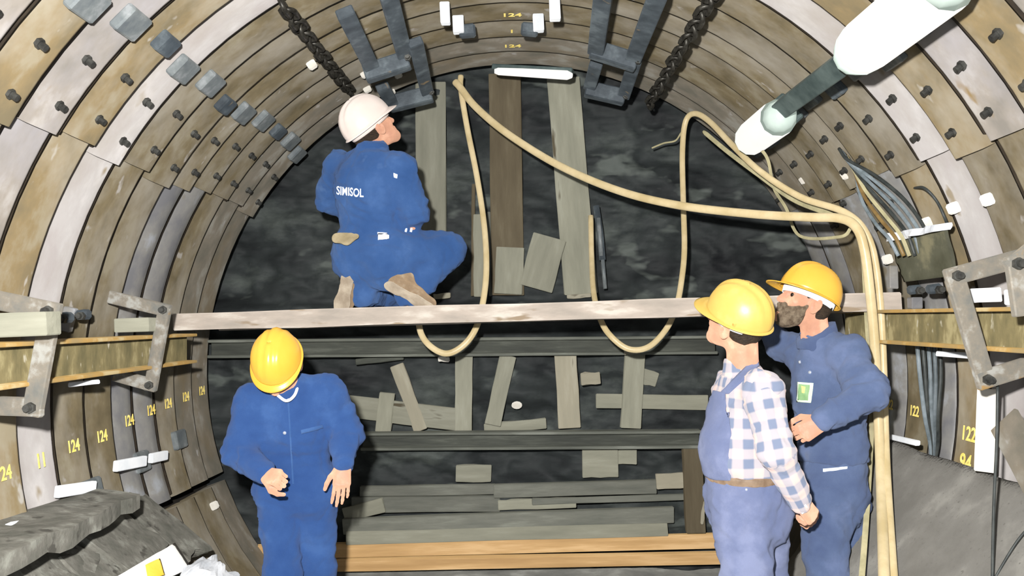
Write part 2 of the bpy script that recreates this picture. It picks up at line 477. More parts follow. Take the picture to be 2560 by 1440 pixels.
T122 = text_data('painted_number', '122', 0.09, M['paint'])
for j, t, deg, s in ((3, '122', -3.4, .07), (4, '122', -3.6, .07), (5, '21', -4.6, .08), (6, '122', -4.9, .085), (8, '22', -6, .085)):
    paint(right_segments[j], text_data('painted_number', t, s, M['paint']), deg, FAR0 - PITCH * j - 0.11, RC + (0.006 if right_m[j] == 'galv' else 0.020), -1)
paint(right_segments[6], text_data('painted_number', '94', .1, M['paint']), -8.6, FAR0 - PITCH * 6 - 0.11, RC + 0.020, -1)
paint(right_segments[5], text_data('painted_number', '1', .09, M['paint']), -8.0, FAR0 - PITCH * 5 - 0.13, RC + 0.020, -1)
def paint_top(seg, data, deg, y, r):
    a = math.radians(deg)
    z = Vector((-math.cos(a), 0, -math.sin(a)))
    y_ = Vector((0, -1, 0)); x_ = y_.cross(z)
    return add('painted_number', data, ring_pt(r, deg, y), seg, Matrix((x_, y_, z)).transposed())
for j in (1, 2, 3, 4, 5):
    paint_top(crown_segments[j], text_data('painted_number', '124' if j % 2 else '1', .07, M['paint']), 91.3, FAR0 - PITCH * j - 0.10, RC + 0.0)
# small white pegs wedged between the rings
PEG = box_data('peg', 0.045, 0.05, 0.04, M['whitewood'], bevel=0.008)
for j, deg, side in ((3, 121, 'c'), (4, 123, 'c'), (5, 121, 'c'), (2, 117, 'c'), (1, 118, 'c'), (0, 114.5, 'c'), (1, 112, 'c'), (2, 110, 'c')):
    on_ring('peg', PEG, deg, FAR0 - PITCH * j - .03, RC - 0.005, crown_segments[j])
for j, deg in ((6, 23, ), (7, 24), (8, 24), (4, 19), (3, 18), (2, 35), (4, 33)):
    on_ring('peg', PEG, deg, FAR0 - PITCH * j - .05, RC + 0.015, right_segments[j])
on_ring('peg', PEG, 203, FAR0 - PITCH * 1 - .1, RC + 0.01, left_segments[1])
for j, deg, r_ in ((2, 26, 0), (3, 29, 0), (3, 25, 0), (4, 28, 0), (5, 27, 0), (4, 24, 0)):
    on_ring('bolt', BOLT, deg, FAR0 - PITCH * j - .1, RC + 0.03, right_segments[j])
# ------------------------------------------------------------------ side rails (I-beams) and the straps that carry them
def ibeam(name, x, z0, z1, y0, y1, inner, label):
    """A rail along the tunnel: two flanges and a web; inner is the side that faces the tunnel."""
    root = empty(name, (x, (y0 + y1) / 2, z0))
    w, t = 0.12, 0.014
    for zc in (z0 + t / 2, z1 - t / 2):
        board('flange', (x, y0, zc), (x, y1, zc), w, t, M['beamflange'], root, face=(0, 0, 1), rough=0, bevel=.003, cuts=0)
    board('web', (x, y0, (z0 + z1) / 2), (x, y1, (z0 + z1) / 2), z1 - z0 - 2 * t, 0.014, M['beamweb'], root, face=(inner, 0, 0), rough=0, bevel=0, cuts=0)
    return tag(root, label, 'rail')
ibeam('rail_beam', -1.66, EYE - .225, EYE - .078, 0.6, 4.62, 1, 'stained steel rail beam along the left tunnel wall')
ibeam('rail_beam', 1.66, EYE - .112, EYE + .036, 0.6, 4.62, -1, 'steel rail beam with orange lower flange along the right wall')

def strap(name, pts, w, t, mat, label, face=(0, -1, 0), group=None, cat='bracket'):
    """A bracket of flat bars between consecutive points, with a bolt head on each corner."""
    root = empty(name, pts[0])
    for a, b in zip(pts[:-1], pts[1:]):
        d = (Vector(b) - Vector(a)).normalized() * (w * .48)
        board('bar', Vector(a) - d, Vector(b) + d, w, t, mat, root, face=face, rough=.001, bevel=.004, cuts=0)
    fz = Vector(face).normalized()
    for p in pts[1:-1]:
        R = frame_from(Vector((0, 0, 1)) if abs(fz.z) < .9 else Vector((1, 0, 0)), fz)
        add('bolt', BOLT, Vector(p) + fz * (t * .5), root, R)
    return tag(root, label, cat, group)
Y1 = 3.04
strap('rail_strap', [P(-80, 735, Y1), P(128, 778, Y1), P(84, 1018, Y1), P(-90, 1012, Y1)], .062, .03, M['strap'], 'worn steel strap around the left rail, cut by the picture edge')
Y2 = 4.06
strap('rail_strap', [P(288, 745, Y2), P(412, 775, Y2), P(378, 962, Y2), P(300, 940, Y2)], .055, .03, M['strap'], 'worn steel strap around the left rail beside the plank end')
Y3 = 3.12
strap('rail_strap', [P(2540, 648, Y3), P(2386, 690, Y3), P(2462, 948, Y3), P(2600, 905, Y3)], .062, .03, M['strap'], 'worn steel strap around the right rail')
Y3 = 2.72
strap('rail_strap', [P(2660, 560, Y3), P(2536, 660, Y3), P(2552, 770, Y3)], .05, .03, M['strap'], 'small steel bracket above the right rail at the picture edge')
# shims and blocks by the rails
def block(name, px, py, Y, w, h, d, mat, label, cat, tilt=0, group=None):
    a = math.radians(tilt)
    x = Vector((math.cos(a), 0, math.sin(a)))
    o = add(name, box_data(name, w, h, d, mat, .004, .002, 0), P(px, py, Y), None, frame_from(x, (0, -1, 0)))
    return tag(o, label, cat, group)
block('wooden_block', 40, 812, 2.92, .24, .075, .1, M['wood'], 'pale wooden block on the left rail at the picture edge', 'block', 2)
block('wooden_block', 340, 812, 4.02, .15, .06, .1, M['wood'], 'pale wooden block on the left rail behind the strap', 'block', 2)
block('steel_shim', 170, 798, 3.75, .05, .1, .03, M['galv'], 'bright steel shim above the left rail', 'shim', -14)
block('white_wedge', 2460, 738, 3.25, .09, .05, .08, M['white'], 'white wedge on the right rail inside the strap', 'wedge', 4)
block('white_wedge', 2548, 742, 2.95, .06, .05, .08, M['white'], 'white wedge on the right rail at the picture edge', 'wedge', 2)
block('steel_nut', 2288, 758, 3.98, .05, .05, .05, M['galv'], 'bright steel nut on the right rail by the hoses', 'nut', 0)
block('white_wedge', 210, 958, 3.62, .10, .018, .06, M['white'], 'thin white wedge under the left rail', 'wedge', 7)
block('white_wedge', 2380, 886, 3.72, .11, .022, .06, M['white'], 'thin white wedge under the right rail', 'wedge', -4)
def rail_clamp(px, py, Y, label):
    root = empty('rail_clamp', P(px, py, Y))
    add('jaw', box_data('jaw', .05, .04, .06, M['darksteel'], .01, .002, 0), P(px, py, Y), root, frame_from((1, 0, .1), (0, -1, 0)))
    add('bolt', BOLT, P(px + 4, py + 3, Y) + Vector((0, -.03, 0)), root, frame_from((1, 0, 0), (0, -1, 0)))
    return tag(root, label, 'clamp', 'dark clamps on the rails')
rail_clamp(163, 794, 3.5, 'dark clamp on the left rail nearer the white ring')
rail_clamp(208, 787, 3.75, 'dark clamp on the left rail next to the pale block')
rail_clamp(2286, 724, 3.95, 'dark clamp under the rubber sheet, nearer the hoses')
rail_clamp(2335, 722, 3.78, 'dark clamp under the rubber sheet, nearer the strap')

# ------------------------------------------------------------------ U-shaped hangers under the crown
def hanger(pl_far, pl_near, pr_far, pr_near, c0, c1, w, label):
    root = empty('crown_hanger', c0)
    up = (Vector((AX, c0.y, CZ)) - (Vector(c0) + Vector(c1)) / 2); up.y = 0
    for a, b in ((pl_near, pl_far), (pr_near, pr_far)):
        board('bar', a, b, w, .045, M['darksteel'], root, face=up, rough=.001, bevel=.005, cuts=0)
    board('cross_bar', c0, c1, .075, .085, M['darksteel'], root, face=up, rough=.001, bevel=.006, cuts=0)
    R = frame_from((1, 0, 0), (0, -1, 0))
    add('bolt', BOLT, Vector(c1) + Vector((0, -.04, 0)), root, R)
    return tag(root, label, 'hanger', 'dark steel hangers under the crown')
hanger(P(930, 170, 4.5), P(862, 30, 3.75), P(1012, 140, 4.5), P(958, -60, 3.55), P(912, 186, 4.5), P(1022, 150, 4.5), .075, 'large dark steel hanger above the white-helmeted man')
hanger(P(982, 262, 5.2), P(955, 215, 4.85), P(1068, 232, 5.2), P(1038, 105, 4.3), P(972, 262, 5.2), P(1080, 235, 5.2), .07, 'smaller dark steel hanger just right of the white helmet')
hanger(P(1490, 130, 4.6), P(1512, -40, 3.72), P(1582, 150, 4.6), P(1648, -20, 3.7), P(1478, 122, 4.6), P(1592, 158, 4.6), .08, 'large dark steel hanger right of the crown')
hanger(P(1474, 218, 5.2), P(1490, 160, 4.8), P(1560, 238, 5.2), P(1588, 150, 4.6), P(1464, 222, 5.2), P(1562, 245, 5.2), .07, 'smaller dark steel hanger beside the ceiling lamp')

# white wedges with steel shoes at the crown
def crown_wedge(px, py, Y, w, h, label, shoe=True):
    root = empty('crown_wedge', P(px, py, Y))
    add('wedge', box_data('wedge', w, h, .05, M['white'], .004, .001, 0), P(px, py, Y), root, frame_from((1, 0, .04), (0, -1, 0)))
    if shoe:
        s = 1 if px < VX else -1
        add('shoe', box_data('shoe', .085, .06, .06, M['darksteel'], .01, .001, 0), P(px + s * 22, py + 16, Y + .03), root, frame_from((1, 0, .1 * s), (0, -1, 0)))
    return tag(root, label, 'wedge', 'white wedges at the crown')
crown_wedge(1146, 62, 4.62, .055, .085, 'white wedge in a steel shoe left of the crown numbers')
crown_wedge(1346, 58, 4.62, .055, .085, 'white wedge in a steel shoe right of the crown numbers')
crown_wedge(1113, 34, 4.35, .045, .10, 'upper white wedge left of the crown numbers', False)
crown_wedge(1387, 22, 4.35, .05, .11, 'upper white wedge right of the crown numbers', False)

# ------------------------------------------------------------------ chains along the crown
def link_data():
    path = []
    for k in range(20):
        a = 2 * math.pi * k / 20
        path.append(Vector((.034 * math.cos(a) + (.022 if math.cos(a) > 0 else -.022), .030 * math.sin(a), 0)))
    v, f = [], []
    nn = 6
    for i, p in enumerate(path):
        t = (path[(i + 1) % 20] - path[i - 1]).normalized(); s = t.cross(Vector((0, 0, 1)))
        for k in range(nn):
            a = 2 * math.pi * k / nn
            v.append(p + s * .011 * math.cos(a) + Vector((0, 0, .011 * math.sin(a))))
    for i in range(20):
        for k in range(nn):
            f.append((i * nn + k, i * nn + (k + 1) % nn, ((i + 1) % 20) * nn + (k + 1) % nn, ((i + 1) % 20) * nn + k))
    return mesh('link', v, f, M['chain'], True)
LINK = link_data()
def chain(p0, p1, sag, label):
    p0, p1 = Vector(p0), Vector(p1)
    root = empty('chain', p0)
    n = int((p1 - p0).length / .078)
    for i in range(n):
        t = (i + .5) / n
        p = p0.lerp(p1, t) - Vector((0, 0, sag * 4 * t * (1 - t)))
        z = Vector((0, 0, 1)) if i % 2 else Vector((1, 0, .2))
        R = frame_from(p1 - p0, z + Vector((random.uniform(-.3, .3), 0, random.uniform(-.3, .3))))
        add('link', LINK, p, root, R)
    return tag(root, label, 'chain')
chain(P(705, 10, 3.62), P(878, 232, 5.15), .0, 'heavy black chain left of the crown above the white helmet')
chain(P(1798, -40, 3.55), P(1622, 262, 5.25), .0, 'heavy black chain right of the crown')

# ------------------------------------------------------------------ lamps
def luminaire(name, p0, p1, r, label, near_cap=True):
    """A tube lamp: octagonal lit diffuser with frosted caps."""
    p0, p1 = Vector(p0), Vector(p1)
    root = empty(name, p0)
    d = (p1 - p0).normalized(); L = (p1 - p0).length
    v, f = tube_vf([p0 + d * .10, p0 + d * .13, p1 - d * .13, p1 - d * .10], [r * .97, r, r, r * .97], 12)
    wobj('diffuser', v, f, M['lampcover'], root, True)
    for a, s in ((p0, 1), (p1, -1)):
        v, f = tube_vf([a, a + d * s * .03, a + d * s * .10], [r * .45, r * .72, r * .98], 12)
        wobj('end_cap', v, f, M['lampend'], root, True)
    back = Vector((0.62, 0, 0.55)).normalized()
    side = d.cross(back)
    board('housing', p0 + d * .1 + back * (r * .75), p1 - d * .1 + back * (r * .75), r * 1.7, r * .7, M['lampbar'], root, face=back, rough=0, bevel=.008, cuts=0)
    return tag(root, label, 'lamp')
luminaire('tube_lamp', P(1866, 356, 4.72), P(1962, 282, 4.02), .085, 'short lit tube lamp near the end of the dark lamp rail')
luminaire('tube_lamp', P(2118, 150, 3.2), P(2420, -90, 2.5), .092, 'large lit tube lamp cut by the top of the picture')
o = board('lamp_rail', P(1955, 272, 4.05), P(2135, 138, 3.2), .08, .06, M['lampbar'], face=(-.6, 0, -.6), rough=.001, cuts=0)
tag(o, 'grey green metal lamp rail between the two tube lamps', 'rail')
root = empty('tube_lamp', P(1330, 182, 5.2))
v, f = tube_vf([P(1236, 178, 5.28), P(1246, 178, 5.28), P(1418, 188, 5.16), P(1430, 189, 5.15)], [.012, .022, .026, .014], 12)
wobj('diffuser', v, f, M['lampcover'], root, True)
board('housing', P(1232, 168, 5.30), P(1432, 178, 5.18), .05, .03, M['lampbar'], root, face=(0, 0, 1), rough=0, cuts=0)
tag(root, 'slim lit tube lamp across the crown by the rock face', 'lamp')
o = tube('lamp_cable', [P(1895, 365, 4.5), P(1920, 400, 4.6), P(1935, 470, 4.7), P(1965, 520, 4.75), P(2000, 590, 4.7), P(2100, 592, 4.3), P(2128, 570, 4.2)], .008, M['hoseold'], n=8)
tag(o, 'thin cable dropping from the short tube lamp', 'cable')

# ------------------------------------------------------------------ hoses
def hose(pts, r, mat, label, name='air_hose'):
    return tag(tube(name, [P(*p) for p in pts], r, mat, n=12, seg=7), label, 'hose')
hose([(1138, 205, 5.42), (1150, 218, 5.40), (1190, 268, 5.35), (1270, 335, 5.25), (1400, 415, 5.1), (1550, 478, 4.9), (1700, 514, 4.7), (1880, 535, 4.45), (2020, 543, 4.25), (2100, 546, 4.12),
      (2140, 568, 4.06), (2160, 620, 4.04), (2174, 720, 4.04), (2186, 850, 4.06), (2194, 1000, 4.06), (2202, 1200, 3.92), (2210, 1440, 3.42), (2214, 1640, 3.06)], .021, M['hose'],
     'cream hose sweeping across the rock face and down beside the bearded man')
hose([(1152, 190, 5.44), (1152, 222, 5.42), (1168, 320, 5.38), (1192, 440, 5.3), (1210, 560, 5.2), (1216, 660, 5.08), (1210, 740, 4.98), (1192, 815, 4.92), (1160, 862, 4.9), (1115, 884, 4.9), (1070, 860, 4.92), (1048, 815, 4.98), (1052, 740, 5.1), (1062, 680, 5.3)], .017, M['hose'],
     'cream hose hanging in a loop beside the kneeling man')
hose([(2250, 1640, 3.1), (2234, 1440, 3.46), (2216, 1150, 3.98), (2206, 850, 4.10), (2192, 680, 4.12), (2166, 584, 4.14), (2110, 530, 4.2), (2000, 492, 4.4), (1900, 428, 4.65), (1830, 362, 4.9), (1775, 305, 5.1), (1738, 284, 5.2), (1714, 304, 5.25), (1706, 380, 5.25), (1708, 500, 5.2), (1711, 620, 5.1), (1704, 700, 5.02),
      (1690, 770, 4.95), (1664, 825, 4.92), (1620, 868, 4.9), (1570, 872, 4.9), (1525, 838, 4.92), (1500, 795, 4.98), (1484, 730, 5.2), (1479, 640, 5.45), (1477, 540, 5.55)], .016, M['hose'],
     'cream hose hanging in a loop on the right of the rock face')
hose([(2140, 1600, 3.3), (2158, 1400, 3.65), (2172, 1200, 4.05), (2180, 1000, 4.16), (2168, 800, 4.18), (2158, 640, 4.18), (2140, 575, 4.2), (2085, 540, 4.3), (1985, 500, 4.55), (1900, 440, 4.8), (1820, 380, 5.0), (1760, 330, 5.2)], .012, M['hoseold'],
     'thin grey hose running behind the bearded man')

# ------------------------------------------------------------------ cables on the right wall
def cable(pts, r, mat, label, group=None):
    return tag(tube('cable', [P(*p) for p in pts], r, mat, n=8, seg=6), label, 'cable', group)
cb = ['uppermost', 'second', 'third', 'fourth', 'fifth', 'sixth', 'lowest']
for k in range(7):
    t = k / 6
    mt = (M['cabledark'], M['cable'], M['cable'], M['cabledark'], M['hoseold'], M['cablebrown'], M['cable'])[k]
    cable([(2098 + 4 * k, 372 + 4 * k, 4.35), (2120 + 3 * k, 400 + 5 * k, 4.25), (2190 - 6 * k, 440 + 10 * k, 4.12), (2262 - 12 * k, 500 + 10 * k, 4.0), (2312 - 15 * k, 572 + 4 * k, 3.9), (2330 - 14 * k, 640, 3.88)], .008, mt,
          'cable running down to the dark rubber sheet, %s of seven' % cb[k], 'cables on the right wall')
for k in range(5):
    mt = (M['cable'], M['cabledark'], M['cable'], M['cable'], M['cabledark'])[k]
    cable([(2292 + 14 * k, 850, 3.9), (2300 + 13 * k, 940, 3.9), (2312 + 8 * k, 1040, 3.92), (2326 + 3 * k + (k > 3) * 6, 1110, 3.98), (2330, 1180, 4.02)], .009, mt,
          'cable hanging below the right rail, %s from the left' % ['first', 'second', 'third', 'fourth', 'fifth'][k], 'cables below the right rail')
cable([(2285, 470, 3.95), (2310, 470, 3.75), (2340, 500, 3.72), (2362, 545, 3.7), (2372, 575, 3.75)], .006, M['cabledark'], 'thin wire looping over the white ring')
cable([(2494, 960, 3.15), (2492, 1100, 3.12), (2484, 1280, 3.05), (2480, 1500, 2.95)], .005, M['cabledark'], 'thin black cable hanging over the grey belt')
cable([(1630, 370, 5.55), (1660, 358, 5.5), (1688, 352, 5.45), (1703, 332, 5.35)], .005, M['hoseold'], 'short loose wire beside the hanging hose')

# dark rubber sheet with a crumpled plastic edge
def sheet(name, corners, nx, ny, bulge, thick, mat, seed, parent=None, amp=.012, smooth=True):
    c00, c10, c11, c01 = [np.array(c) for c in corners]
    v = []
    nrm = np.cross(c10 - c00, c01 - c00); nrm /= np.linalg.norm(nrm)
    U, V = np.meshgrid(np.linspace(0, 1, nx), np.linspace(0, 1, ny))
    U, V = U.ravel()[:, None], V.ravel()[:, None]
    p = c00 * (1 - U) * (1 - V) + c10 * U * (1 - V) + c11 * U * V + c01 * (1 - U) * V
    d = bulge * 4 * (U * (1 - U)) * 1.0 + amp * fbm(p * 9 + seed, 3)[:, None]
    top = p + nrm * d; bot = top - nrm * thick
    nn = nx * ny
    ii = np.arange(nn).reshape(ny, nx)
    q = np.stack([ii[:-1, :-1].ravel(), ii[:-1, 1:].ravel(), ii[1:, 1:].ravel(), ii[1:, :-1].ravel()], 1)
    fs = [tuple(a) for a in q] + [tuple(nn + a[::-1]) for a in q]
    rim = list(ii[0, :]) + list(ii[1:, -1]) + list(ii[-1, -2::-1]) + list(ii[-2:0:-1, 0])
    for a, b in zip(rim, rim[1:] + rim[:1]):
        fs.append((b, a, nn + a, nn + b))
    return wobj(name, np.concatenate([top, bot]), fs, mat, parent, smooth)
root = empty('rubber_sheet', P(2310, 700, 3.85))
sheet('mat', [P(2256, 706, 4.02), P(2388, 690, 3.62), P(2362, 572, 3.6), P(2226, 596, 4.05)], 14, 12, -.015, .008, M['mat'], 3, root)
sheet('plastic_edge', [P(2224, 604, 4.0), P(2372, 574, 3.57), P(2374, 556, 3.57), P(2224, 584, 4.0)], 34, 4, .0, .006, M['plastic'], 8, root, amp=.04, smooth=False)
tag(root, 'dark olive rubber sheet with crumpled plastic edge on the right wall', 'sheet')
block('steel_lug', 2232, 693, 4.0, .04, .10, .03, M['galv'], 'grey steel lug beside the rubber sheet', 'lug', 0)

# ------------------------------------------------------------------ scaffold planks the kneeling man is on
PA, PB = Vector((-1.72, 4.60, EYE - .022)), Vector((1.72, 4.10, EYE + .076))     # centre line of the front face
dirp = (PB - PA).normalized(); sidep = Vector((0, 0, 1)).cross(dirp).normalized(); upp = dirp.cross(sidep)
def plank(off, lab, dz=0.0, a=0.0, b=0.0):
    c0, c1 = PA + sidep * off + upp * dz + dirp * a, PB + sidep * off + upp * dz - dirp * b
    o = board('scaffold_plank', c0, c1, .24, .085, M['plank'], face=upp, rough=.003, cuts=9, bevel=.006)
    return tag(o, lab, 'plank', 'scaffold planks')
plank(.12, 'front thick dusty scaffold plank spanning the tunnel')
plank(.37, 'rear scaffold plank under the kneeling man', -.004, .12, .1)
def plank_top(x):
    t = (x - PA.x) / (PB.x - PA.x)
    return (PA.z + (PB.z - PA.z) * t) + .0425

# ------------------------------------------------------------------ timber at the rock face
def fb(px0, py0, px1, py1, wpx, Y, mat, label, name='wooden_board', thick=.035, cat='board', Yb=None, group=None):
    Yb = Yb or Y
    name = {'prop': 'timber_prop', 'post': 'timber_post', 'plank': 'timber_plank', 'timber': 'timber_beam'}.get(cat, name)
    o = board(name, P(px0, py0, Y), P(px1, py1, Yb), wpx / FPX * (Y + Yb) / 2, thick, mat, rough=.003)
    return tag(o, label, cat, group)
fb(1077, 205, 1077, 590, 76, 5.80, M['wood'], 'tall pale board right of the kneeling man')
fb(1262, 185, 1270, 738, 80, 5.76, M['woodbrown'], 'tall brown stained board at the middle of the rock face')
fb(1408, 195, 1452, 735, 82, 5.76, M['wood'], 'tall pale leaning board right of the brown board')
fb(1276, 618, 1270, 735, 70, 5.72, M['wood'], 'short pale board at the foot of the brown board')
fb(1374, 592, 1340, 722, 84, 5.70, M['wood'], 'short tilted board between the two tall boards')
fb(1196, 535, 1198, 742, 26, 5.80, M['wood'], 'narrow upright lath beside the looped hose')
fb(1184, 460, 1182, 740, 9, 5.80, M['woodbrown'], 'thin brown lath beside the narrow lath', thick=.02)
fb(1222, 530, 1226, 740, 8, 5.80, M['woodgrey'], 'thin grey lath left of the brown board', thick=.02)
fb(1418, 742, 1478, 738, 10, 5.76, M['woodlight'], 'small pale batten at the foot of the leaning board', thick=.03)
fb(1084, 742, 1126, 738, 14, 5.76, M['woodlight'], 'small pale offcut by the kneeling man', thick=.03)
root = empty('drill_rod', P(1512, 722, 5.6))
v, f = tube_vf([P(1490, 515, 5.66), P(1500, 580, 5.64), P(1506, 650, 5.62)], .02, 10); wobj('barrel', v, f, M['darksteel'], root, True)
v, f = tube_vf([P(1506, 640, 5.62), P(1513, 722, 5.6)], .012, 10); wobj('shank', v, f, M['bluegrey'], root, True)
v, f = tube_vf([P(1496, 545, 5.63), P(1503, 640, 5.61)], .013, 10); wobj('feed_tube', v, f, M['bluegrey'], root, True)
tag(root, 'dark steel drill rod leaning on the rock face', 'drill rod')
# upper waler below the plank
def waler(px0, py0, px1, py1, h, Y, label):
    root = empty('waler', P((px0 + px1) / 2, py0 + h / 2, Y))
    s = Y / FPX
    m0, m1 = P(px0, py0, Y), P(px1, py1, Y)
    board('web', m0 + Vector((0, .03, 0)), m1 + Vector((0, .03, 0)), h * s * .9, .02, M['waler'], root, rough=.001, cuts=3)
    for q in (-1, 1):
        off = Vector((0, -.01, q * h * s * .44))
        board('flange', m0 + off, m1 + off, .09, .018, M['walerlight'], root, face=(0, 0, 1), rough=.001, cuts=3)
    return tag(root, label, 'beam')
waler(525, 872, 1790, 862, 44, 5.58, 'muddy steel beam across the face just below the plank')
waler(905, 1102, 1750, 1096, 42, 5.55, 'muddy steel beam across the face at waist height')
G2 = 'short props between the two steel beams'
fb(992, 912, 1052, 1076, 34, 5.62, M['woodlight'], 'light grey prop slanting right behind the left man', cat='prop', group=G2)
fb(1160, 888, 1158, 1078, 42, 5.62, M['wood'], 'upright grey prop left of the slanted one', cat='prop', group=G2)
fb(1270, 888, 1232, 1062, 40, 5.60, M['wood'], 'prop slanting left under the middle of the plank', cat='prop', group=G2)
fb(1413, 880, 1424, 1070, 54, 5.62, M['woodlight'], 'widest pale prop with a bright left edge', cat='prop', group=G2)
fb(1588, 880, 1576, 1070, 50, 5.62, M['wood'], 'rightmost upright prop crossing a level board', cat='prop', group=G2)
fb(968, 982, 958, 1080, 38, 5.60, M['wood'], 'short stub prop beside the left man\'s arm', cat='prop', group=G2)
fb(870, 1015, 1150, 1050, 56, 5.62, M['wood'], 'wide board lying slanted behind the stub prop', cat='board')
fb(1490, 1002, 1770, 1006, 36, 5.65, M['wood'], 'level board behind the rightmost prop')
fb(1210, 1072, 1365, 1058, 26, 5.66, M['wood'], 'low board end under the slanting prop')
fb(1452, 948, 1500, 944, 30, 5.62, M['woodlight'], 'small pale board end right of the widest prop')
fb(1592, 935, 1642, 950, 36, 5.66, M['wood'], 'stub of board behind the rightmost prop')
fb(890, 905, 1010, 892, 16, 5.66, M['waler'], 'thin grey batten above the slanted prop', thick=.03)
fb(1096, 898, 1124, 898, 12, 5.52, M['whitewood'], 'tiny white offcut on the upper steel beam', thick=.03)
fb(1560, 880, 1600, 876, 14, 5.5, M['woodlight'], 'small white offcut at the right end of the upper beam', thick=.03)
o = add('pebble', None or mesh('pebble', *(lambda b: ([v.co[:] for v in b.verts], [tuple(x.index for x in fc.verts) for fc in b.faces]))((lambda b: (bmesh.ops.create_icosphere(b, subdivisions=2, radius=.034), b.verts.index_update(), b)[2])(bmesh.new())), M['whitewood'], True), P(1292, 1013, 5.62))
o.scale = (1, .6, .72); tag(o, 'pale round stone stuck in the rock face', 'stone')
# pieces under the lower beam
fb(1140, 1183, 1228, 1183, 42, 5.66, M['wood'], 'short board offcut alone on the dark rock')
fb(1456, 1156, 1545, 1156, 74, 5.64, M['wood'], 'square pale board under the lower steel beam')
fb(1545, 1140, 1592, 1140, 40, 5.66, M['wood'], 'small board piece right of the square board')
fb(1640, 1203, 1716, 1200, 38, 5.60, M['woodlight'], 'pale block left of the brown post')
fb(1728, 1112, 1738, 1330, 46, 5.56, M['woodbrown'], 'brown upright post left of the plaid shirt', thick=.07, cat='post')
fb(900, 1228, 1240, 1222, 26, 5.64, M['woodgrey'], 'dark wet board at the left man\'s hand')
fb(1235, 1228, 1640, 1216, 34, 5.62, M['woodgrey'], 'light grey level board under the square board')
fb(1330, 1254, 1715, 1242, 16, 5.62, M['woodgrey'], 'thin grey lath left of the brown post', thick=.03)
fb(880, 1262, 1250, 1258, 40, 5.66, M['woodgrey'], 'dark board behind the stacked planks')
fb(860, 1288, 960, 1262, 36, 5.62, M['wood'], 'board offcut beside the left man\'s thigh')
fb(1245, 1262, 1440, 1256, 26, 5.64, M['wood'], 'broken pale board end among the grey boards')
fb(858, 1316, 1684, 1286, 40, 5.57, M['woodgrey'], 'upper grey plank above the orange timbers', thick=.045, cat='plank')
fb(866, 1344, 1668, 1322, 32, 5.56, M['wood'], 'lower grey plank just above the orange timbers', thick=.045, cat='plank')
fb(640, 1380, 1800, 1350, 35, 5.58, M['woodnew'], 'upper fresh orange timber on the floor', thick=.06, cat='timber')
fb(640, 1414, 1800, 1394, 29, 5.57, M['woodnew'], 'lower fresh orange timber on the floor', thick=.07, cat='timber')
fb(1762, 1252, 1755, 1310, 7, 5.5, M['woodlight'], 'thin pale splinter beside the brown post', thick=.012)

# ------------------------------------------------------------------ white boards on the side rings
def rb(px0, py0, Y0, px1, py1, Y1, wpx, label, mat='white', t=.025, face=(1, -.3, 0), name='white_wedge', cat='wedge'):
    o = board(name, P(px0, py0, Y0), P(px1, py1, Y1), wpx / FPX * (Y0 + Y1) / 2, t, M[mat], face=face, rough=.001, cuts=0)
    return tag(o, label, cat)
rb(142, 1230, 3.62, 235, 1216, 3.92, 28, 'white wedge on the left wall above the concrete ledge')
rb(288, 1166, 4.12, 362, 1152, 4.42, 26, 'longer white wedge on the bare grey ring, left wall')
rb(376, 1146, 4.50, 415, 1138, 4.72, 24, 'shorter white wedge beside its twin, left wall')
rb(18, 1322, 3.25, 60, 1304, 3.4, 22, 'white wedge at the left picture edge above the ledge')
rb(2226, 1092, 4.42, 2294, 1108, 4.0, 12, 'thin white wedge on the right wall above the belt', face=(-1, -.3, 0))
o = board('white_board', P(2470, 972, 3.42), P(2462, 1180, 3.42), .072, .02, M['whitewood'], face=(-.6, -.8, 0), rough=.001)
tag(o, 'upright white board on the right wall', 'board')
o = board('steel_sheet', P(2510, 1050, 3.2), P(2620, 1250, 2.9), .12, .02, M['greysteel'], face=(-.8, -.6, 0), rough=.001)
tag(o, 'grey steel bar leaning at the right picture edge', 'bar')

# ------------------------------------------------------------------ concrete ledge, broken slabs, litter on the left; belt slope on the right
def ragged(name, y0, y1, x0, x1, z, th, mat, seed, parent=None):
    n, m = 36, 7
    v, f = [], []
    for i in range(n):
        y = y0 + (y1 - y0) * i / (n - 1)
        for k in range(m):
            u = k / (m - 1)
            e = 0.018 * fbm(np.array([[y * 7, seed, 0]]), 3)[0] * u
            zz = z + .008 * fbm(np.array([[y * 6, u * 3, seed]]), 3)[0] - .02 * u
            v.append(Vector((x0 + (x1 - x0) * u + e, y, zz)))
    for i in range(n):
        y = y0 + (y1 - y0) * i / (n - 1)
        for k in range(m):
            t_ = v[i * m + k]
            v.append(Vector((t_.x, t_.y, t_.z - th - .015 * fbm(np.array([[y * 9, k, seed + 4]]), 3)[0])))
    o_ = n * m
    for i in range(n - 1):
        for k in range(m - 1):
            a = i * m + k
            f.append((a, a + 1, a + m + 1, a + m)); f.append((o_ + a + m, o_ + a + m + 1, o_ + a + 1, o_ + a))
        f.append((i * m + m - 1, o_ + i * m + m - 1, o_ + (i + 1) * m + m - 1, (i + 1) * m + m - 1))
        f.append((i * m, (i + 1) * m, o_ + (i + 1) * m, o_ + i * m))
    for k in range(m - 1):
        f.append((k, o_ + k, o_ + k + 1, k + 1)); b = (n - 1) * m
        f.append((b + k + 1, o_ + b + k + 1, o_ + b + k, b + k))
    return wobj(name, v, f, mat, parent)
o = ragged('concrete_ledge', 1.2, 3.92, -1.86, -1.605, EYE - .725, .07, M['concrete'], 3)
tag(o, 'grey concrete ledge with ragged edge along the left wall', 'ledge')
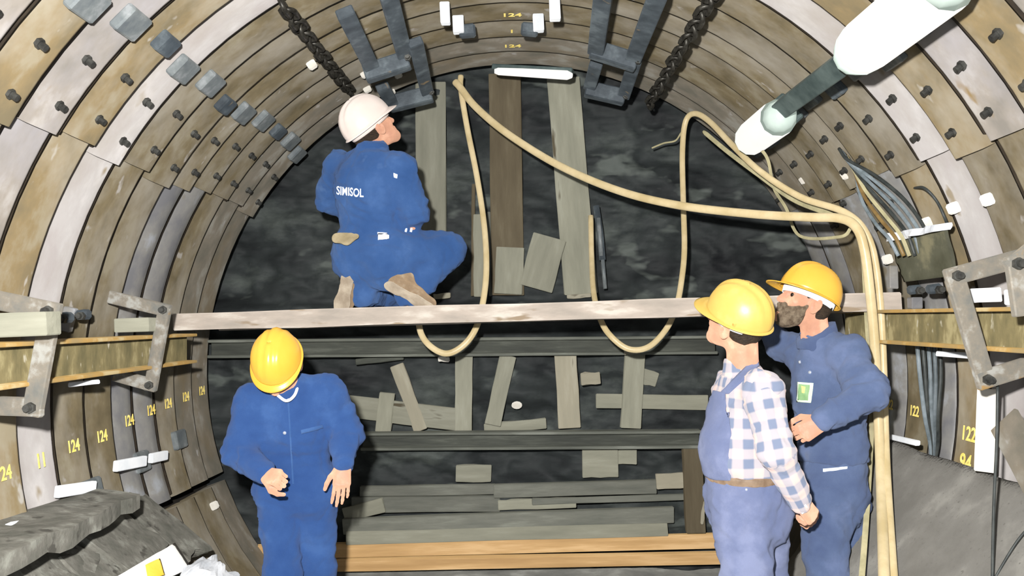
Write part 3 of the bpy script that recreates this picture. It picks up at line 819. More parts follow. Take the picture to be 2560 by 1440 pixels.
def slope(name, prof, y0, y1, mat, seed, amp=.02, nseg=40):
    v, f = [], []
    m = 14
    for i in range(nseg):
        y = y0 + (y1 - y0) * i / (nseg - 1)
        for k in range(m):
            u = k / (m - 1)
            p = prof[0] * (1 - u) + prof[1] * u
            v.append((p[0] + amp * fbm(np.array([[y * 5, u * 5, seed]]), 3)[0], y, p[1] + amp * fbm(np.array([[y * 5, u * 5, seed + 5]]), 3)[0]))
    top = len(v)
    for i in range(nseg):
        y = y0 + (y1 - y0) * i / (nseg - 1)
        v.append((prof[0][0] * .99, y, -.02)); v.append((prof[1][0], y, -.02))
    for i in range(nseg - 1):
        for k in range(m - 1):
            a = i * m + k
            f.append((a, a + 1, a + m + 1, a + m))
        f.append((top + 2 * i, i * m, (i + 1) * m, top + 2 * i + 2)); f.append((i * m + m - 1, top + 2 * i + 1, top + 2 * i + 3, (i + 1) * m + m - 1))
    for i in (0, nseg - 1):
        f.append(tuple([top + 2 * i] + [i * m + k for k in range(m)] + [top + 2 * i + 1]))
    return wobj(name, v, f, mat, None, True)
o = slope('backfill_bank', (np.array([-1.80, EYE - .93]), np.array([-1.10, .0])), 1.2, 4.35, M['woodgrey'], 7, .02)
o.data.materials[0] = M['concrete']
tag(o, 'grey concrete bank sloping from the left ledge to the floor', 'bank')
def slab(px, py, Y, w, h, th, tilt, label, seed):
    bm = bmesh.new()
    bmesh.ops.create_cube(bm, size=1)
    bmesh.ops.subdivide_edges(bm, edges=bm.edges[:], cuts=4, use_grid_fill=True)
    rs = np.random.default_rng(seed)
    for v in bm.verts:
        n_ = fbm(np.array([[v.co.x * 2.2 + seed, v.co.y * 2.2, v.co.z]]), 3)[0]
        edge = max(abs(v.co.x), abs(v.co.y)) > .45
        v.co.x = v.co.x * w * (1 + (.16 * n_ if edge else 0)); v.co.y = v.co.y * h * (1 + (.2 * n_ if edge else 0)); v.co.z = v.co.z * th + .010 * n_
    me = bpy.data.meshes.new('concrete_slab'); bm.to_mesh(me); bm.free(); me.materials.append(M['concrete'])
    nrm = Vector((.674, 0, .738)).normalized()
    x = Vector((0, 1, 0)); a = math.radians(tilt)
    R = frame_from(x, nrm) @ Matrix.Rotation(a, 3, 'Z')
    Y = 2.575 / ((py - VY) / FPX - .914 * (px - VX) / FPX)        # where the view meets the bank
    o = add('concrete_slab', me, P(px, py, Y) + nrm * (th * .55), None, R)
    return tag(o, label, 'slab', 'broken concrete slabs on the left bank')
slab(290, 1370, 3.62, .42, .36, .06, 12, 'largest broken concrete slab under the ledge', 2)
slab(395, 1330, 3.95, .26, .42, .05, 4, 'smooth concrete slab at the far end of the ledge', 5)
slab(155, 1420, 3.25, .2, .2, .05, 30, 'small broken slab left of the large one', 9)
slab(70, 1452, 3.0, .2, .22, .06, -10, 'darkest broken slab in the picture corner', 12)
slab(245, 1450, 3.3, .34, .2, .05, -8, 'broken slab at the bottom picture edge', 15)
def BK(px, py, up=.0):
    Y = 2.575 / ((py - VY) / FPX - .914 * (px - VX) / FPX)
    return P(px, py, Y - .17 - up * 3)
root = empty('paper_sack', P(400, 1430, 3.7))
sheet('sack', [BK(250, 1520), BK(478, 1418), BK(436, 1358), BK(230, 1480)], 16, 10, .006, .012, M['paper'], 21, root, amp=.004)
sheet('print', [BK(372, 1452, .02), BK(412, 1436, .02), BK(400, 1396, .02), BK(364, 1412, .02)], 8, 8, .004, .003, M['yellow'], 21, root, amp=.001)
tag(root, 'white paper sack with a yellow print on the left bank', 'sack')
o = sheet('plastic_bag', [BK(430, 1530), BK(600, 1470), BK(544, 1390), BK(456, 1424)], 18, 14, .05, .006, M['plastic'], 33, amp=.05, smooth=False)
tag(o, 'crumpled silver plastic bag beside the paper sack', 'bag')
o = slope('conveyor_belt', (np.array([1.78, EYE - .585]), np.array([1.02, .04])), 0.9, 4.42, M['slab'], 31, .006)
tag(o, 'grey rubber belt sloping down from the right wall', 'belt')
o = tube('cord', [P(2600, 1290, 3.0), P(2545, 1350, 2.99), P(2490, 1440, 3.0), P(2440, 1530, 3.0)], .004, M['cabledark'], n=6)
tag(o, 'dark cord lying across the grey belt', 'cord')
# ------------------------------------------------------------------ people: bodies and clothes grown as smooth blended surfaces
A = np.array
def V3(px, py, Y):
    return A(P(px, py, Y))
def unit(v):
    v = A(v, dtype=float); return v / np.linalg.norm(v)

def cap(a, b, ra, rb=None, k=.03, flat=None):
    return ('c', A(a, dtype=float), A(b, dtype=float), ra, ra if rb is None else rb, k, flat)
def ell(c, r, R=None, k=.03):
    return ('e', A(c, dtype=float), A(r, dtype=float), np.eye(3) if R is None else A(R, dtype=float), k)

def prim_d(pr, p):
    if pr[0] == 'c':
        _, a, b, ra, rb, k, flat = pr
        ab = b - a; L2 = float(ab @ ab)
        pa = p - a
        t = np.clip((pa @ ab) / max(L2, 1e-9), 0, 1)
        v = pa - t[:, None] * ab
        if flat is not None:
            d, s = flat
            v = v + (v @ d)[:, None] * d * (s - 1)
        return np.linalg.norm(v, axis=1) - (ra + (rb - ra) * t)
    _, c, r, R, k = pr
    q = ((p - c) @ R) / r
    n = np.linalg.norm(q, axis=1)
    g = np.linalg.norm(q / r, axis=1)
    return n * (n - 1) / np.maximum(g, 1e-6)

def prim_box(pr):
    if pr[0] == 'c':
        m = max(pr[3], pr[4])
        return np.minimum(pr[1], pr[2]) - m, np.maximum(pr[1], pr[2]) + m
    m = pr[2].max()
    return pr[1] - m, pr[1] + m

def grow(pr, e):
    if pr[0] == 'c':
        return pr[:3] + (max(pr[3] + e, .012), max(pr[4] + e, .012)) + pr[5:]
    return pr[:2] + (np.maximum(pr[2] + e, .012),) + pr[3:]

def sdf_mesh(prims, h, clip=(), cut=()):
    """Polygonise the smooth union of prims on a grid of pitch h (surface nets). clip keeps n.(p-o) < 0; cut removes prims."""
    lo = np.min([prim_box(q)[0] for q in prims], 0) - 3 * h
    hi = np.max([prim_box(q)[1] for q in prims], 0) + 3 * h
    for (o_, n_) in clip:          # shrink the box where a plane is axis aligned
        ax = int(np.argmax(np.abs(n_)))
        if abs(n_[ax]) > .999:
            if n_[ax] > 0: hi[ax] = min(hi[ax], o_[ax] + 3 * h)
            else: lo[ax] = max(lo[ax], o_[ax] - 3 * h)
    dim = np.ceil((hi - lo) / h).astype(int) + 1
    D = np.full(dim, 1.0, dtype=np.float32)
    gx = [lo[i] + h * np.arange(dim[i]) for i in range(3)]
    def region(pr, pad):
        a, b = prim_box(pr)
        i0 = np.maximum(0, np.floor((a - pad - lo) / h).astype(int)); i1 = np.minimum(dim, np.ceil((b + pad - lo) / h).astype(int) + 1)
        if np.any(i1 <= i0): return None, None
        g = np.meshgrid(*[gx[i][i0[i]:i1[i]] for i in range(3)], indexing='ij')
        return tuple(slice(i0[i], i1[i]) for i in range(3)), np.stack([q.ravel() for q in g], 1)
    for pr in prims:
        k = pr[5] if pr[0] == 'c' else pr[4]
        sl, pts = region(pr, k + 3 * h)
        if sl is None: continue
        old = D[sl]
        d = prim_d(pr, pts).reshape(old.shape)
        if k > 0:
            hh = np.maximum(k - np.abs(old - d), 0) / k
            D[sl] = np.minimum(old, d) - hh * hh * k * .25
        else:
            D[sl] = np.minimum(old, d)
    for pr in cut:
        sl, pts = region(pr, 3 * h)
        if sl is None: continue
        old = D[sl]
        D[sl] = np.maximum(old, -prim_d(pr, pts).reshape(old.shape))
    if clip:
        G = np.meshgrid(*gx, indexing='ij')
        for (o_, n_) in clip:
            D = np.maximum(D, (G[0] - o_[0]) * n_[0] + (G[1] - o_[1]) * n_[1] + (G[2] - o_[2]) * n_[2])
    D[0], D[-1], D[:, 0], D[:, -1], D[:, :, 0], D[:, :, -1] = 1, 1, 1, 1, 1, 1
    S = D < 0
    c = [S[i:dim[0] - 1 + i, j:dim[1] - 1 + j, l:dim[2] - 1 + l] for i in (0, 1) for j in (0, 1) for l in (0, 1)]
    cnt = sum(q.astype(np.int8) for q in c)
    act = (cnt > 0) & (cnt < 8)
    idx = np.argwhere(act)
    vid = np.full(act.shape, -1, dtype=np.int32); vid[act] = np.arange(len(idx))
    acc = np.zeros((len(idx), 3)); num = np.zeros(len(idx))
    corners = [(i, j, l) for i in (0, 1) for j in (0, 1) for l in (0, 1)]
    vals = {q: D[idx[:, 0] + q[0], idx[:, 1] + q[1], idx[:, 2] + q[2]] for q in corners}
    for q in corners:
        for ax in range(3):
            if q[ax] == 0:
                r = list(q); r[ax] = 1; r = tuple(r)
                a, b = vals[q], vals[r]
                m = (a < 0) != (b < 0)
                t = np.where(m, a / np.where(m, a - b, 1), 0)
                pos = np.tile(A(q, dtype=float), (len(idx), 1)); pos[:, ax] = t
                acc += pos * m[:, None]; num += m
    verts = lo + h * (idx + acc / num[:, None])
    faces = []
    for ax in range(3):
        b1, b2 = (ax + 1) % 3, (ax + 2) % 3
        sa = [slice(None)] * 3; sb = [slice(None)] * 3
        sa[ax] = slice(0, -1); sb[ax] = slice(1, None)
        ch = S[tuple(sa)] != S[tuple(sb)]
        e = np.argwhere(ch)
        ins = S[e[:, 0], e[:, 1], e[:, 2]]
        def cell(d1, d2):
            q = e.copy(); q[:, b1] -= d1; q[:, b2] -= d2
            return vid[q[:, 0], q[:, 1], q[:, 2]]
        f = np.stack([cell(1, 1), cell(0, 1), cell(0, 0), cell(1, 0)], 1)
        f[~ins] = f[~ins][:, ::-1]
        faces.append(f)
    faces = np.concatenate(faces)
    faces = faces[(faces >= 0).all(1)]
    return verts, faces

def join(parts):
    vs_, fs_, n_ = [], [], 0
    for v, f in parts:
        vs_.append(v); fs_.append(f + n_); n_ += len(v)
    return np.concatenate(vs_), np.concatenate(fs_)

def vnormals(v, f):
    a, b, c, d = v[f[:, 0]], v[f[:, 1]], v[f[:, 2]], v[f[:, 3]]
    n_ = np.cross(c - a, d - b)
    out = np.zeros_like(v)
    for k in range(4):
        np.add.at(out, f[:, k], n_)
    return out / np.maximum(np.linalg.norm(out, axis=1), 1e-9)[:, None]

def relax(v, f, it=2, lam=.5):
    for _ in range(it):
        s = np.zeros_like(v); c = np.zeros(len(v))
        for k in range(4):
            a, b = f[:, k], f[:, (k + 1) % 4]
            np.add.at(s, a, v[b]); np.add.at(s, b, v[a]); np.add.at(c, a, 1); np.add.at(c, b, 1)
        v = v * (1 - lam) + lam * s / np.maximum(c, 1)[:, None]
    return v

def wrinkle(v, f, amp, seed, sc=(9, 9, 16), folds=()):
    n_ = vnormals(v, f)
    d = amp * (fbm(v * A(sc) + seed, 3))
    # drag lines: sharp creases along stretched noise
    q = v * A([5.5, 5.5, 9.0]) + seed * 1.7; q[:, 2] += 1.6 * q[:, 0]
    r_ = 1 - 2.2 * np.abs(fbm(q, 2)); d = d + amp * .75 * np.maximum(r_, 0) ** 2
    q = v * A([7.0, 7.0, 6.0]) + seed * 2.9; q[:, 2] -= 1.2 * q[:, 0]
    r_ = 1 - 2.6 * np.abs(fbm(q, 2)); d = d - amp * .6 * np.maximum(r_, 0) ** 2
    # creases that run across a bend: (centre, axis, reach, strength)
    for (c, ax, reach, st) in folds:
        q = v - c
        w = np.exp(-(q ** 2).sum(1) / reach ** 2)
        d = d + st * w * np.sin((q @ unit(ax)) * 2 * np.pi / .045 + 2.0 * fbm(v * 7 + seed, 2))
    return v + n_ * d[:, None]

# ---- cloth and skin materials
def cloth(name, c1, c2, c3=None, scale=5, rough=.9, bump=.25, spots=None):
    m = material(name, c1, c2, c3, rough=rough, scale=scale, bump=bump, bscale=320, spec=.15, spots=spots)
    b = m.node_tree.nodes['Principled BSDF']
    b.inputs['Diffuse Roughness'].default_value = .45; b.inputs['Sheen Weight'].default_value = .06; b.inputs['Sheen Roughness'].default_value = .6
    return m
M['skin'] = material('skin', (182, 136, 112), (208, 164, 138), (196, 148, 122), rough=.55, scale=14, bump=.08, bscale=180, spec=.35)
M['royal'] = cloth('royal_blue_cotton', (40, 69, 120), (56, 87, 138), (47, 77, 128))
M['royal2'] = cloth('royal_blue_drill', (47, 79, 129), (66, 98, 148), (56, 88, 138), spots=((72, 102, 148), 7, .68))
M['faded'] = cloth('faded_blue_drill', (74, 88, 121), (97, 111, 144), (85, 100, 132), spots=((100, 108, 130), 6, .70))
M['jeans'] = cloth('washed_light_blue_denim', (96, 106, 138), (122, 130, 160), (107, 116, 147), spots=((130, 134, 160), 4, .70))
M['helmet_yellow'] = material('yellow_hard_hat_shell', (222, 168, 62), (232, 180, 76), rough=.28, scale=3, bump=0, spec=.5)
M['helmet_old'] = material('scuffed_yellow_hard_hat_shell', (200, 166, 84), (214, 186, 112), (206, 174, 94), rough=.38, scale=5, bump=.05, spots=((150, 112, 40), 13, .70), spec=.5)
M['helmet_white'] = material('white_hard_hat_shell', (220, 206, 198), (234, 222, 214), rough=.4, scale=4, bump=.02)
M['band'] = material('pale_headband', (204, 210, 222), (226, 230, 238), rough=.6, scale=12, bump=.05)
M['hair'] = material('dark_brown_hair', (34, 26, 20), (62, 50, 38), rough=.6, scale=50, stretch=(1, 1, 4), bump=.8, bscale=160)
M['beard'] = material('brown_grey_beard', (78, 64, 50), (122, 108, 90), rough=.7, scale=50, bump=.9, bscale=160)
M['eye'] = material('eye', (30, 24, 20), (46, 38, 32), rough=.2, scale=5, bump=0)
M['boot'] = material('dusty_tan_work_shoe', (128, 108, 86), (162, 146, 124), (146, 124, 98), rough=.85, scale=14, bump=.3, bscale=60)
M['sole'] = material('dusty_shoe_sole', (150, 136, 118), (182, 170, 152), rough=.9, scale=14, bump=.5, bscale=60)
M['belt'] = material('brown_leather_belt', (104, 84, 66), (140, 120, 100), rough=.6, scale=20, bump=.1)
M['glove'] = material('worn_leather_glove', (142, 128, 98), (170, 156, 126), rough=.85, scale=18, bump=.3)
M['button'] = material('steel_snap_button', (214, 222, 236), (236, 240, 248), rough=.25, metal=.6, scale=5, bump=0)
M['patch_green'] = material('green_badge', (120, 158, 108), (150, 182, 136), rough=.7, scale=20, bump=0)
M['patch_pale'] = material('pale_badge_border', (192, 212, 188), (206, 222, 200), rough=.7, scale=20, bump=0)
M['patch_yellow'] = material('yellow_badge_emblem', (226, 206, 108), (236, 222, 140), rough=.7, scale=20, bump=0)
M['lettering'] = material('white_lettering', (222, 228, 240), (236, 240, 248), rough=.7, scale=20, bump=0)

def plaid_material():
    m = bpy.data.materials.new('plaid_flannel'); m.use_nodes = True
    N, Lk = m.node_tree.nodes, m.node_tree.links
    b = N['Principled BSDF']; b.inputs['Roughness'].default_value = .9; b.inputs['Specular IOR Level'].default_value = .15; b.inputs['Diffuse Roughness'].default_value = .45; b.inputs['Sheen Weight'].default_value = .06
    at = N.new('ShaderNodeAttribute'); at.attribute_name = 'weave'
    sp = N.new('ShaderNodeSeparateXYZ'); Lk.new(at.outputs['Vector'], sp.inputs[0])
    def stripe(out, period, width, soft=.08):
        f = N.new('ShaderNodeMath'); f.operation = 'DIVIDE'; Lk.new(out, f.inputs[0]); f.inputs[1].default_value = period
        fr = N.new('ShaderNodeMath'); fr.operation = 'FRACT'; Lk.new(f.outputs[0], fr.inputs[0])
        d = N.new('ShaderNodeMath'); d.operation = 'SUBTRACT'; Lk.new(fr.outputs[0], d.inputs[0]); d.inputs[1].default_value = .5
        a = N.new('ShaderNodeMath'); a.operation = 'ABSOLUTE'; Lk.new(d.outputs[0], a.inputs[0])
        r = N.new('ShaderNodeMapRange'); r.inputs['From Min'].default_value = width / 2 + soft / 2; r.inputs['From Max'].default_value = width / 2 - soft / 2
        Lk.new(a.outputs[0], r.inputs['Value'])
        return r.outputs[0]
    s1, s2 = stripe(sp.outputs[0], .074, .5), stripe(sp.outputs[1], .074, .5)
    ad = N.new('ShaderNodeMath'); ad.operation = 'ADD'; Lk.new(s1, ad.inputs[0]); Lk.new(s2, ad.inputs[1])
    hf = N.new('ShaderNodeMath'); hf.operation = 'MULTIPLY'; Lk.new(ad.outputs[0], hf.inputs[0]); hf.inputs[1].default_value = .5
    rp = N.new('ShaderNodeValToRGB')
    rp.color_ramp.elements[0].position = 0; rp.color_ramp.elements[0].color = (*lin((204, 182, 176)), 1)
    rp.color_ramp.elements[1].position = 1; rp.color_ramp.elements[1].color = (*lin((118, 128, 150)), 1)
    e = rp.color_ramp.elements.new(.5); e.color = (*lin((172, 166, 172)), 1)
    Lk.new(hf.outputs[0], rp.inputs['Fac'])
    Lk.new(rp.outputs['Color'], b.inputs['Base Color'])
    return m
M['plaid'] = plaid_material()

def weave(me, verts, prims):
    """Cloth coordinates: around and along the nearest limb, so that stripes follow the sleeves."""
    best = np.full(len(verts), 9.0); uv = np.zeros((len(verts), 3))
    for pr in prims:
        if pr[0] != 'c': continue
        d = prim_d(pr, verts)
        a, b = pr[1], pr[2]; ax = unit(b - a)
        ref = unit(np.cross(ax, A([.3, 1, .1]))); r2 = np.cross(ax, ref)
        q = verts - a
        ang = np.arctan2(q @ r2, q @ ref)
        m = d < best
        best[m] = d[m]
        uv[m, 0] = ang[m] * max(pr[3], pr[4]); uv[m, 1] = (q @ ax)[m] + (a @ ax)
    at = me.attributes.new('weave', 'FLOAT_VECTOR', 'POINT')
    at.data.foreach_set('vector', uv.astype(np.float32).ravel())

GARMENTS = {}
def garment(name, prims, mat, root, h=.0085, amp=.005, seed=0, clip=(), folds=(), cut=(), smooth_it=2, keep=None, grain=None):
    v, f = sdf_mesh(prims, h, clip, cut)
    v = relax(v, f, smooth_it)
    if amp: v = wrinkle(v, f, amp, seed, folds=folds)
    o = wobj(name, v, f, mat, root, True)
    if mat.name == 'plaid_flannel': weave(o.data, v, grain or prims)
    if keep: GARMENTS[keep] = BVHTree.FromPolygons([tuple(p) for p in v], [tuple(int(i) for i in q) for q in f])
    return o

EYEP = Vector((0, 0, EYE))
def hit(key, px, py):
    d = (P(px, py, 1.0) - EYEP).normalized()
    loc, nrm, i, dist = GARMENTS[key].ray_cast(EYEP, d, 20)
    return loc, nrm
def patch(name, key, quad, nx, ny, mat, root, off=.004, warp=None):
    """A cloth patch sewn on a garment: its outline is laid over the garment's surface and given thickness."""
    (x0, y0), (x1, y1), (x2, y2), (x3, y3) = quad
    top, bot, last = [], [], None
    for j in range(ny):
        for i in range(nx):
            u, w = i / (nx - 1), j / (ny - 1)
            px = (x0 * (1 - u) + x1 * u) * (1 - w) + (x3 * (1 - u) + x2 * u) * w
            py = (y0 * (1 - u) + y1 * u) * (1 - w) + (y3 * (1 - u) + y2 * u) * w
            loc, nrm = hit(key, px, py)
            if loc is None: loc, nrm = last
            last = (loc, nrm)
            top.append(loc + nrm * off); bot.append(loc - nrm * .004)
    n_ = nx * ny; f = []
    for j in range(ny - 1):
        for i in range(nx - 1):
            a = j * nx + i
            f.append((a, a + nx, a + nx + 1, a + 1)); f.append((n_ + a, n_ + a + 1, n_ + a + nx + 1, n_ + a + nx))
    rim = [i for i in range(nx)] + [j * nx + nx - 1 for j in range(1, ny)] + [(ny - 1) * nx + i for i in range(nx - 2, -1, -1)] + [j * nx for j in range(ny - 2, 0, -1)]
    for a, b in zip(rim, rim[1:] + rim[:1]): f.append((a, b, n_ + b, n_ + a))
    return wobj(name, top + bot, f, mat, root, True)
def button(key, px, py, root, r=.007, mat='button', name='button'):
    loc, nrm = hit(key, px, py)
    if loc is None: return
    v, f = tube_vf([loc - nrm * .004, loc + nrm * .004, loc + nrm * .006], [r, r, r * .6], 10)
    wobj(name, v, f, M[mat], root, True)
def lettering(name, key, text, x0, y0, x1, y1, hpx, mat, root):
    me = text_data('lettering', text, 1.0, mat, extrude=0)
    xs_ = [v.co.x for v in me.vertices]; ys_ = [v.co.y for v in me.vertices]
    a, b = min(xs_), max(xs_); c, d = min(ys_), max(ys_)
    vs_ = []
    for v in me.vertices:
        u = (v.co.x - a) / (b - a); w = (v.co.y - (c + d) / 2) / (d - c)
        loc, nrm = hit(key, x0 + (x1 - x0) * u, y0 + (y1 - y0) * u - w * hpx)
        vs_.append(loc + nrm * .004)
    fs_ = [tuple(p.vertices) for p in me.polygons]
    return wobj(name, vs_, fs_, mat, root)

def head_frame(fwd, up):
    f = unit(fwd); u = A(up, dtype=float); u = unit(u - f * (u @ f)); r = np.cross(f, u)
    return np.stack([r, f, u], 1)          # columns: right, forward, up

def head_prims(c, R, s=1.0):
    T = lambda x, y, z: c + R @ (A([x, y, z]) * s)
    e = lambda x, y, z, r, k=.02: ell(T(x, y, z), A(r) * s, R, k)
    q = [e(0, -.012, .035, (.077, .098, .088)), e(0, .028, -.035, (.060, .066, .078), .03),
         cap(T(-.034, .045, -.075), T(0, .076, -.098), .026 * s, .022 * s, .03), cap(T(.034, .045, -.075), T(0, .076, -.098), .026 * s, .022 * s, .03),
         cap(T(-.036, .078, .022), T(.036, .078, .022), .016 * s, k=.02),                 # brow
         cap(T(0, .092, .010), T(0, .113, -.030), .010 * s, .014 * s, .012),               # nose
         e(.012, .100, -.032, (.010, .012, .009), .008), e(-.012, .100, -.032, (.010, .012, .009), .008),
         e(.040, .062, -.022, (.024, .026, .022), .02), e(-.040, .062, -.022, (.024, .026, .022), .02),   # cheeks
         cap(T(-.020, .088, -.058), T(.020, .088, -.058), .0085 * s, k=.008), cap(T(-.018, .086, -.070), T(.018, .086, -.070), .009 * s, k=.008)]  # lips
    for sd in (-1, 1):                                                                   # ears
        q.append(e(sd * .080, -.004, -.012, (.013, .022, .034), .008)); q.append(e(sd * .088, -.014, .000, (.008, .018, .026), .006))
    cuts = [e(.032, .092, .000, (.016, .012, .010), 0), e(-.032, .092, .000, (.016, .012, .010), 0), e(.088, -.002, -.004, (.008, .008, .016), 0), e(-.088, -.002, -.004, (.008, .008, .016), 0)]
    return q, cuts

FING = [(.030, .088, (.044, .027, .021), .0092), (.010, .093, (.050, .031, .022), .0095), (-.011, .090, (.046, .029, .021), .0092), (-.031, .082, (.036, .022, .019), .0082)]
def hand_prims(w, d, back, side, curl, thumb=(25, 20), s=1.0, spread=1.0):
    """w wrist, d direction of the fingers, back = normal of the back of the hand, side = +1/-1 puts the thumb on +x or -x."""
    y = unit(d); z = A(back, dtype=float); z = unit(z - y * (z @ y)); x = np.cross(y, z) * side
    T = lambda a, b, c: w + (x * a + y * b + z * c) * s
    q = []
    for i, (fx, fy, seg, r) in enumerate(FING):
        q.append(cap(T(fx * .72, .012, 0), T(fx, fy, 0), .0155 * s, .0125 * s, .012))
        p = A([fx, fy, 0.0]); ang = 0
        for kk in range(3):
            ang += math.radians(curl[i][kk])
            st = A([0.0, math.cos(ang), -math.sin(ang)]) * seg[kk]
            st[0] += (fx * .10 * spread) * seg[kk] / .05 if ang < 1 else 0
            q.append(cap(T(*p), T(*(p + st)), r * s * (1 - .08 * kk), r * s * (.94 - .10 * kk), .004))
            p = p + st
    q.append(ell(T(.018, .038, -.008), A([.022, .034, .017]) * s, np.stack([x, y, z], 1), .012))
    a1, a2 = math.radians(thumb[0]), math.radians(thumb[1])
    p0 = A([.026, .022, -.006]); p1 = p0 + A([math.sin(math.radians(42)), math.cos(math.radians(42)), -math.sin(a1)]) * .040
    p2 = p1 + A([math.sin(math.radians(42) - a2), math.cos(math.radians(42) - a2), -math.sin(a1 + a2) * .6]) * .032
    p3 = p2 + A([math.sin(math.radians(42) - 1.6 * a2), math.cos(math.radians(42) - 1.6 * a2), -math.sin(a1 + 1.4 * a2) * .7]) * .025
    q += [cap(T(*p0), T(*p1), .016 * s, .0125 * s, .010), cap(T(*p1), T(*p2), .0122 * s, .0108 * s, .004), cap(T(*p2), T(*p3), .0108 * s, .009 * s, .004)]
    q.append(cap(w - y * .06 * s, w + y * .02 * s, .027 * s, .024 * s, .02, (z, 1.25)))
    return q
FIST = [(78, 95, 55)] * 4
RELAX = [(16, 24, 16), (20, 28, 18), (24, 30, 20), (28, 32, 22)]
HOLD = [(45, 60, 35), (52, 66, 38), (58, 70, 40), (62, 72, 42)]

def hard_hat(root, c, R, mat, band='band', s=1.0, ribs=True, visor=.052, strap=False):
    """Shell with ribs, a short brim that grows into a visor at the front, and the inner headband."""
    def build(name, rows, mt, parent, thick):
        m = 56
        v, f = [], []
        for row in rows:
            for k in range(m):
                a = 2 * math.pi * k / m
                v.append(Vector(c + R @ (A(row(a)) * s)))
        nr = len(rows)
        for i in range(nr - 1):
            for k in range(m):
                f.append((i * m + k, (i + 1) * m + k, (i + 1) * m + (k + 1) % m, i * m + (k + 1) % m))
        o = wobj(name, v, f, mt, parent, True)
        sm = o.modifiers.new('thickness', 'SOLIDIFY'); sm.thickness = thick; sm.offset = -1
        return o
    ax_, ay_, hz = .108, .133, .138
    def shell_row(t):
        def row(a):
            rr = math.sin(t * math.pi / 2) ** .86; z = math.cos(t * math.pi / 2) ** .92 * hz
            x, y = math.sin(a) * ax_ * rr, math.cos(a) * ay_ * rr
            b = 0
            if ribs:
                for xr, w_, hh in ((0, .013, .008), (.040, .007, .005), (-.040, .007, .005)):
                    b += hh * math.exp(-((x - xr) / w_) ** 4) * (1 - t ** 4)
            g = 1 + b / .13
            return (x * (1 + b / .2), y * g, z + b * (1 - t))
        return row
    rows = [shell_row(max(.0004, i / 17)) for i in range(18)]
    shell = build('hard_hat', rows, M[mat], root, .004)
    # the brim
    def brim_row(e0):
        def row(a):
            fr = max(0.0, math.cos(a)) ** 1.6
            out = e0 * (.010 + visor * fr)
            return (math.sin(a) * (ax_ + out * .9), math.cos(a) * (ay_ + out), -.004 * e0 - .012 * e0 * fr + .004 * (1 - e0))
        return row
    build('brim', [brim_row(e) for e in (0, .4, .8, 1.0)], M[mat], shell, .004)
    def band_row(z, g):
        return lambda a: (math.sin(a) * (ax_ - .016) * g, math.cos(a) * (ay_ - .016) * g, z)
    build('headband', [band_row(.004, 1), band_row(-.010, .98), band_row(-.022, .96)], M[band], shell, .003)
    return shell

def boot(root, heel, toe, up, mat='boot', s=1.0, rise=.10):
    d = unit(A(toe) - A(heel)); u = A(up, dtype=float); u = unit(u - d * (u @ d)); x = np.cross(d, u)
    L = .285 * s
    T = lambda a, b, c_: A(heel) + d * a * s + x * b * s + u * c_ * s
    q = [cap(T(.035, 0, .045), T(.16, 0, .045), .040 * s, .042 * s, .03, (u, 1.15)), cap(T(.16, 0, .042), T(.245, .004, .036), .044 * s, .036 * s, .03, (u, 1.3)),
         cap(T(.05, 0, .06), T(.045, 0, .06 + rise), .042 * s, .044 * s, .03), cap(T(.10, 0, .07), T(.06, 0, .12), .038 * s, .036 * s, .03)]
    v, f = sdf_mesh(q, .006)
    v = wrinkle(relax(v, f, 1), f, .002, 3)
    o = wobj('work_shoe', v, f, M[mat], root, True)
    q = [cap(T(.038, 0, .012), T(.10, 0, .010), .040 * s, .034 * s, .02, (u, 3.2)), cap(T(.10, 0, .010), T(.18, 0, .010), .034 * s, .046 * s, .02, (u, 3.6)), cap(T(.18, 0, .010), T(.248, .004, .012), .046 * s, .038 * s, .02, (u, 3.6)),
         cap(T(.03, 0, .002), T(.065, 0, .002), .036 * s, .036 * s, .004, (u, 2.6))]
    v, f = sdf_mesh(q, .005)
    wobj('sole', relax(v, f, 1), f, M['sole'], o, True)
    return o

def eyes(root, c, R):
    for sd in (-1, 1):
        p = Vector(c + R @ A([sd * .032, .081, .002]))
        bm = bmesh.new(); bmesh.ops.create_icosphere(bm, subdivisions=2, radius=.011)
        vs_ = [v.co + p for v in bm.verts]; bm.verts.index_update(); fs_ = [tuple(x.index for x in q.verts) for q in bm.faces]; bm.free()
        wobj('eye', vs_, fs_, M['eye'], root, True)

def body(root, cloth_prims, neck, hc, hR, hands, shrink=-.022):
    """One skin figure under the clothes: trunk and limbs, neck, head and both hands."""
    hp, hcut = head_prims(hc, hR)
    parts = [sdf_mesh([grow(q, shrink) for q in cloth_prims] + [neck], .011)]
    hv, hf = sdf_mesh(hp + [neck], .0042, cut=hcut)
    parts.append((relax(hv, hf, 1), hf))
    for hnd in hands:
        v, f = sdf_mesh(hnd, .0034)
        parts.append((relax(v, f, 1), f))
    v, f = join(parts)
    return wobj('body', v, f, M['skin'], root, True)

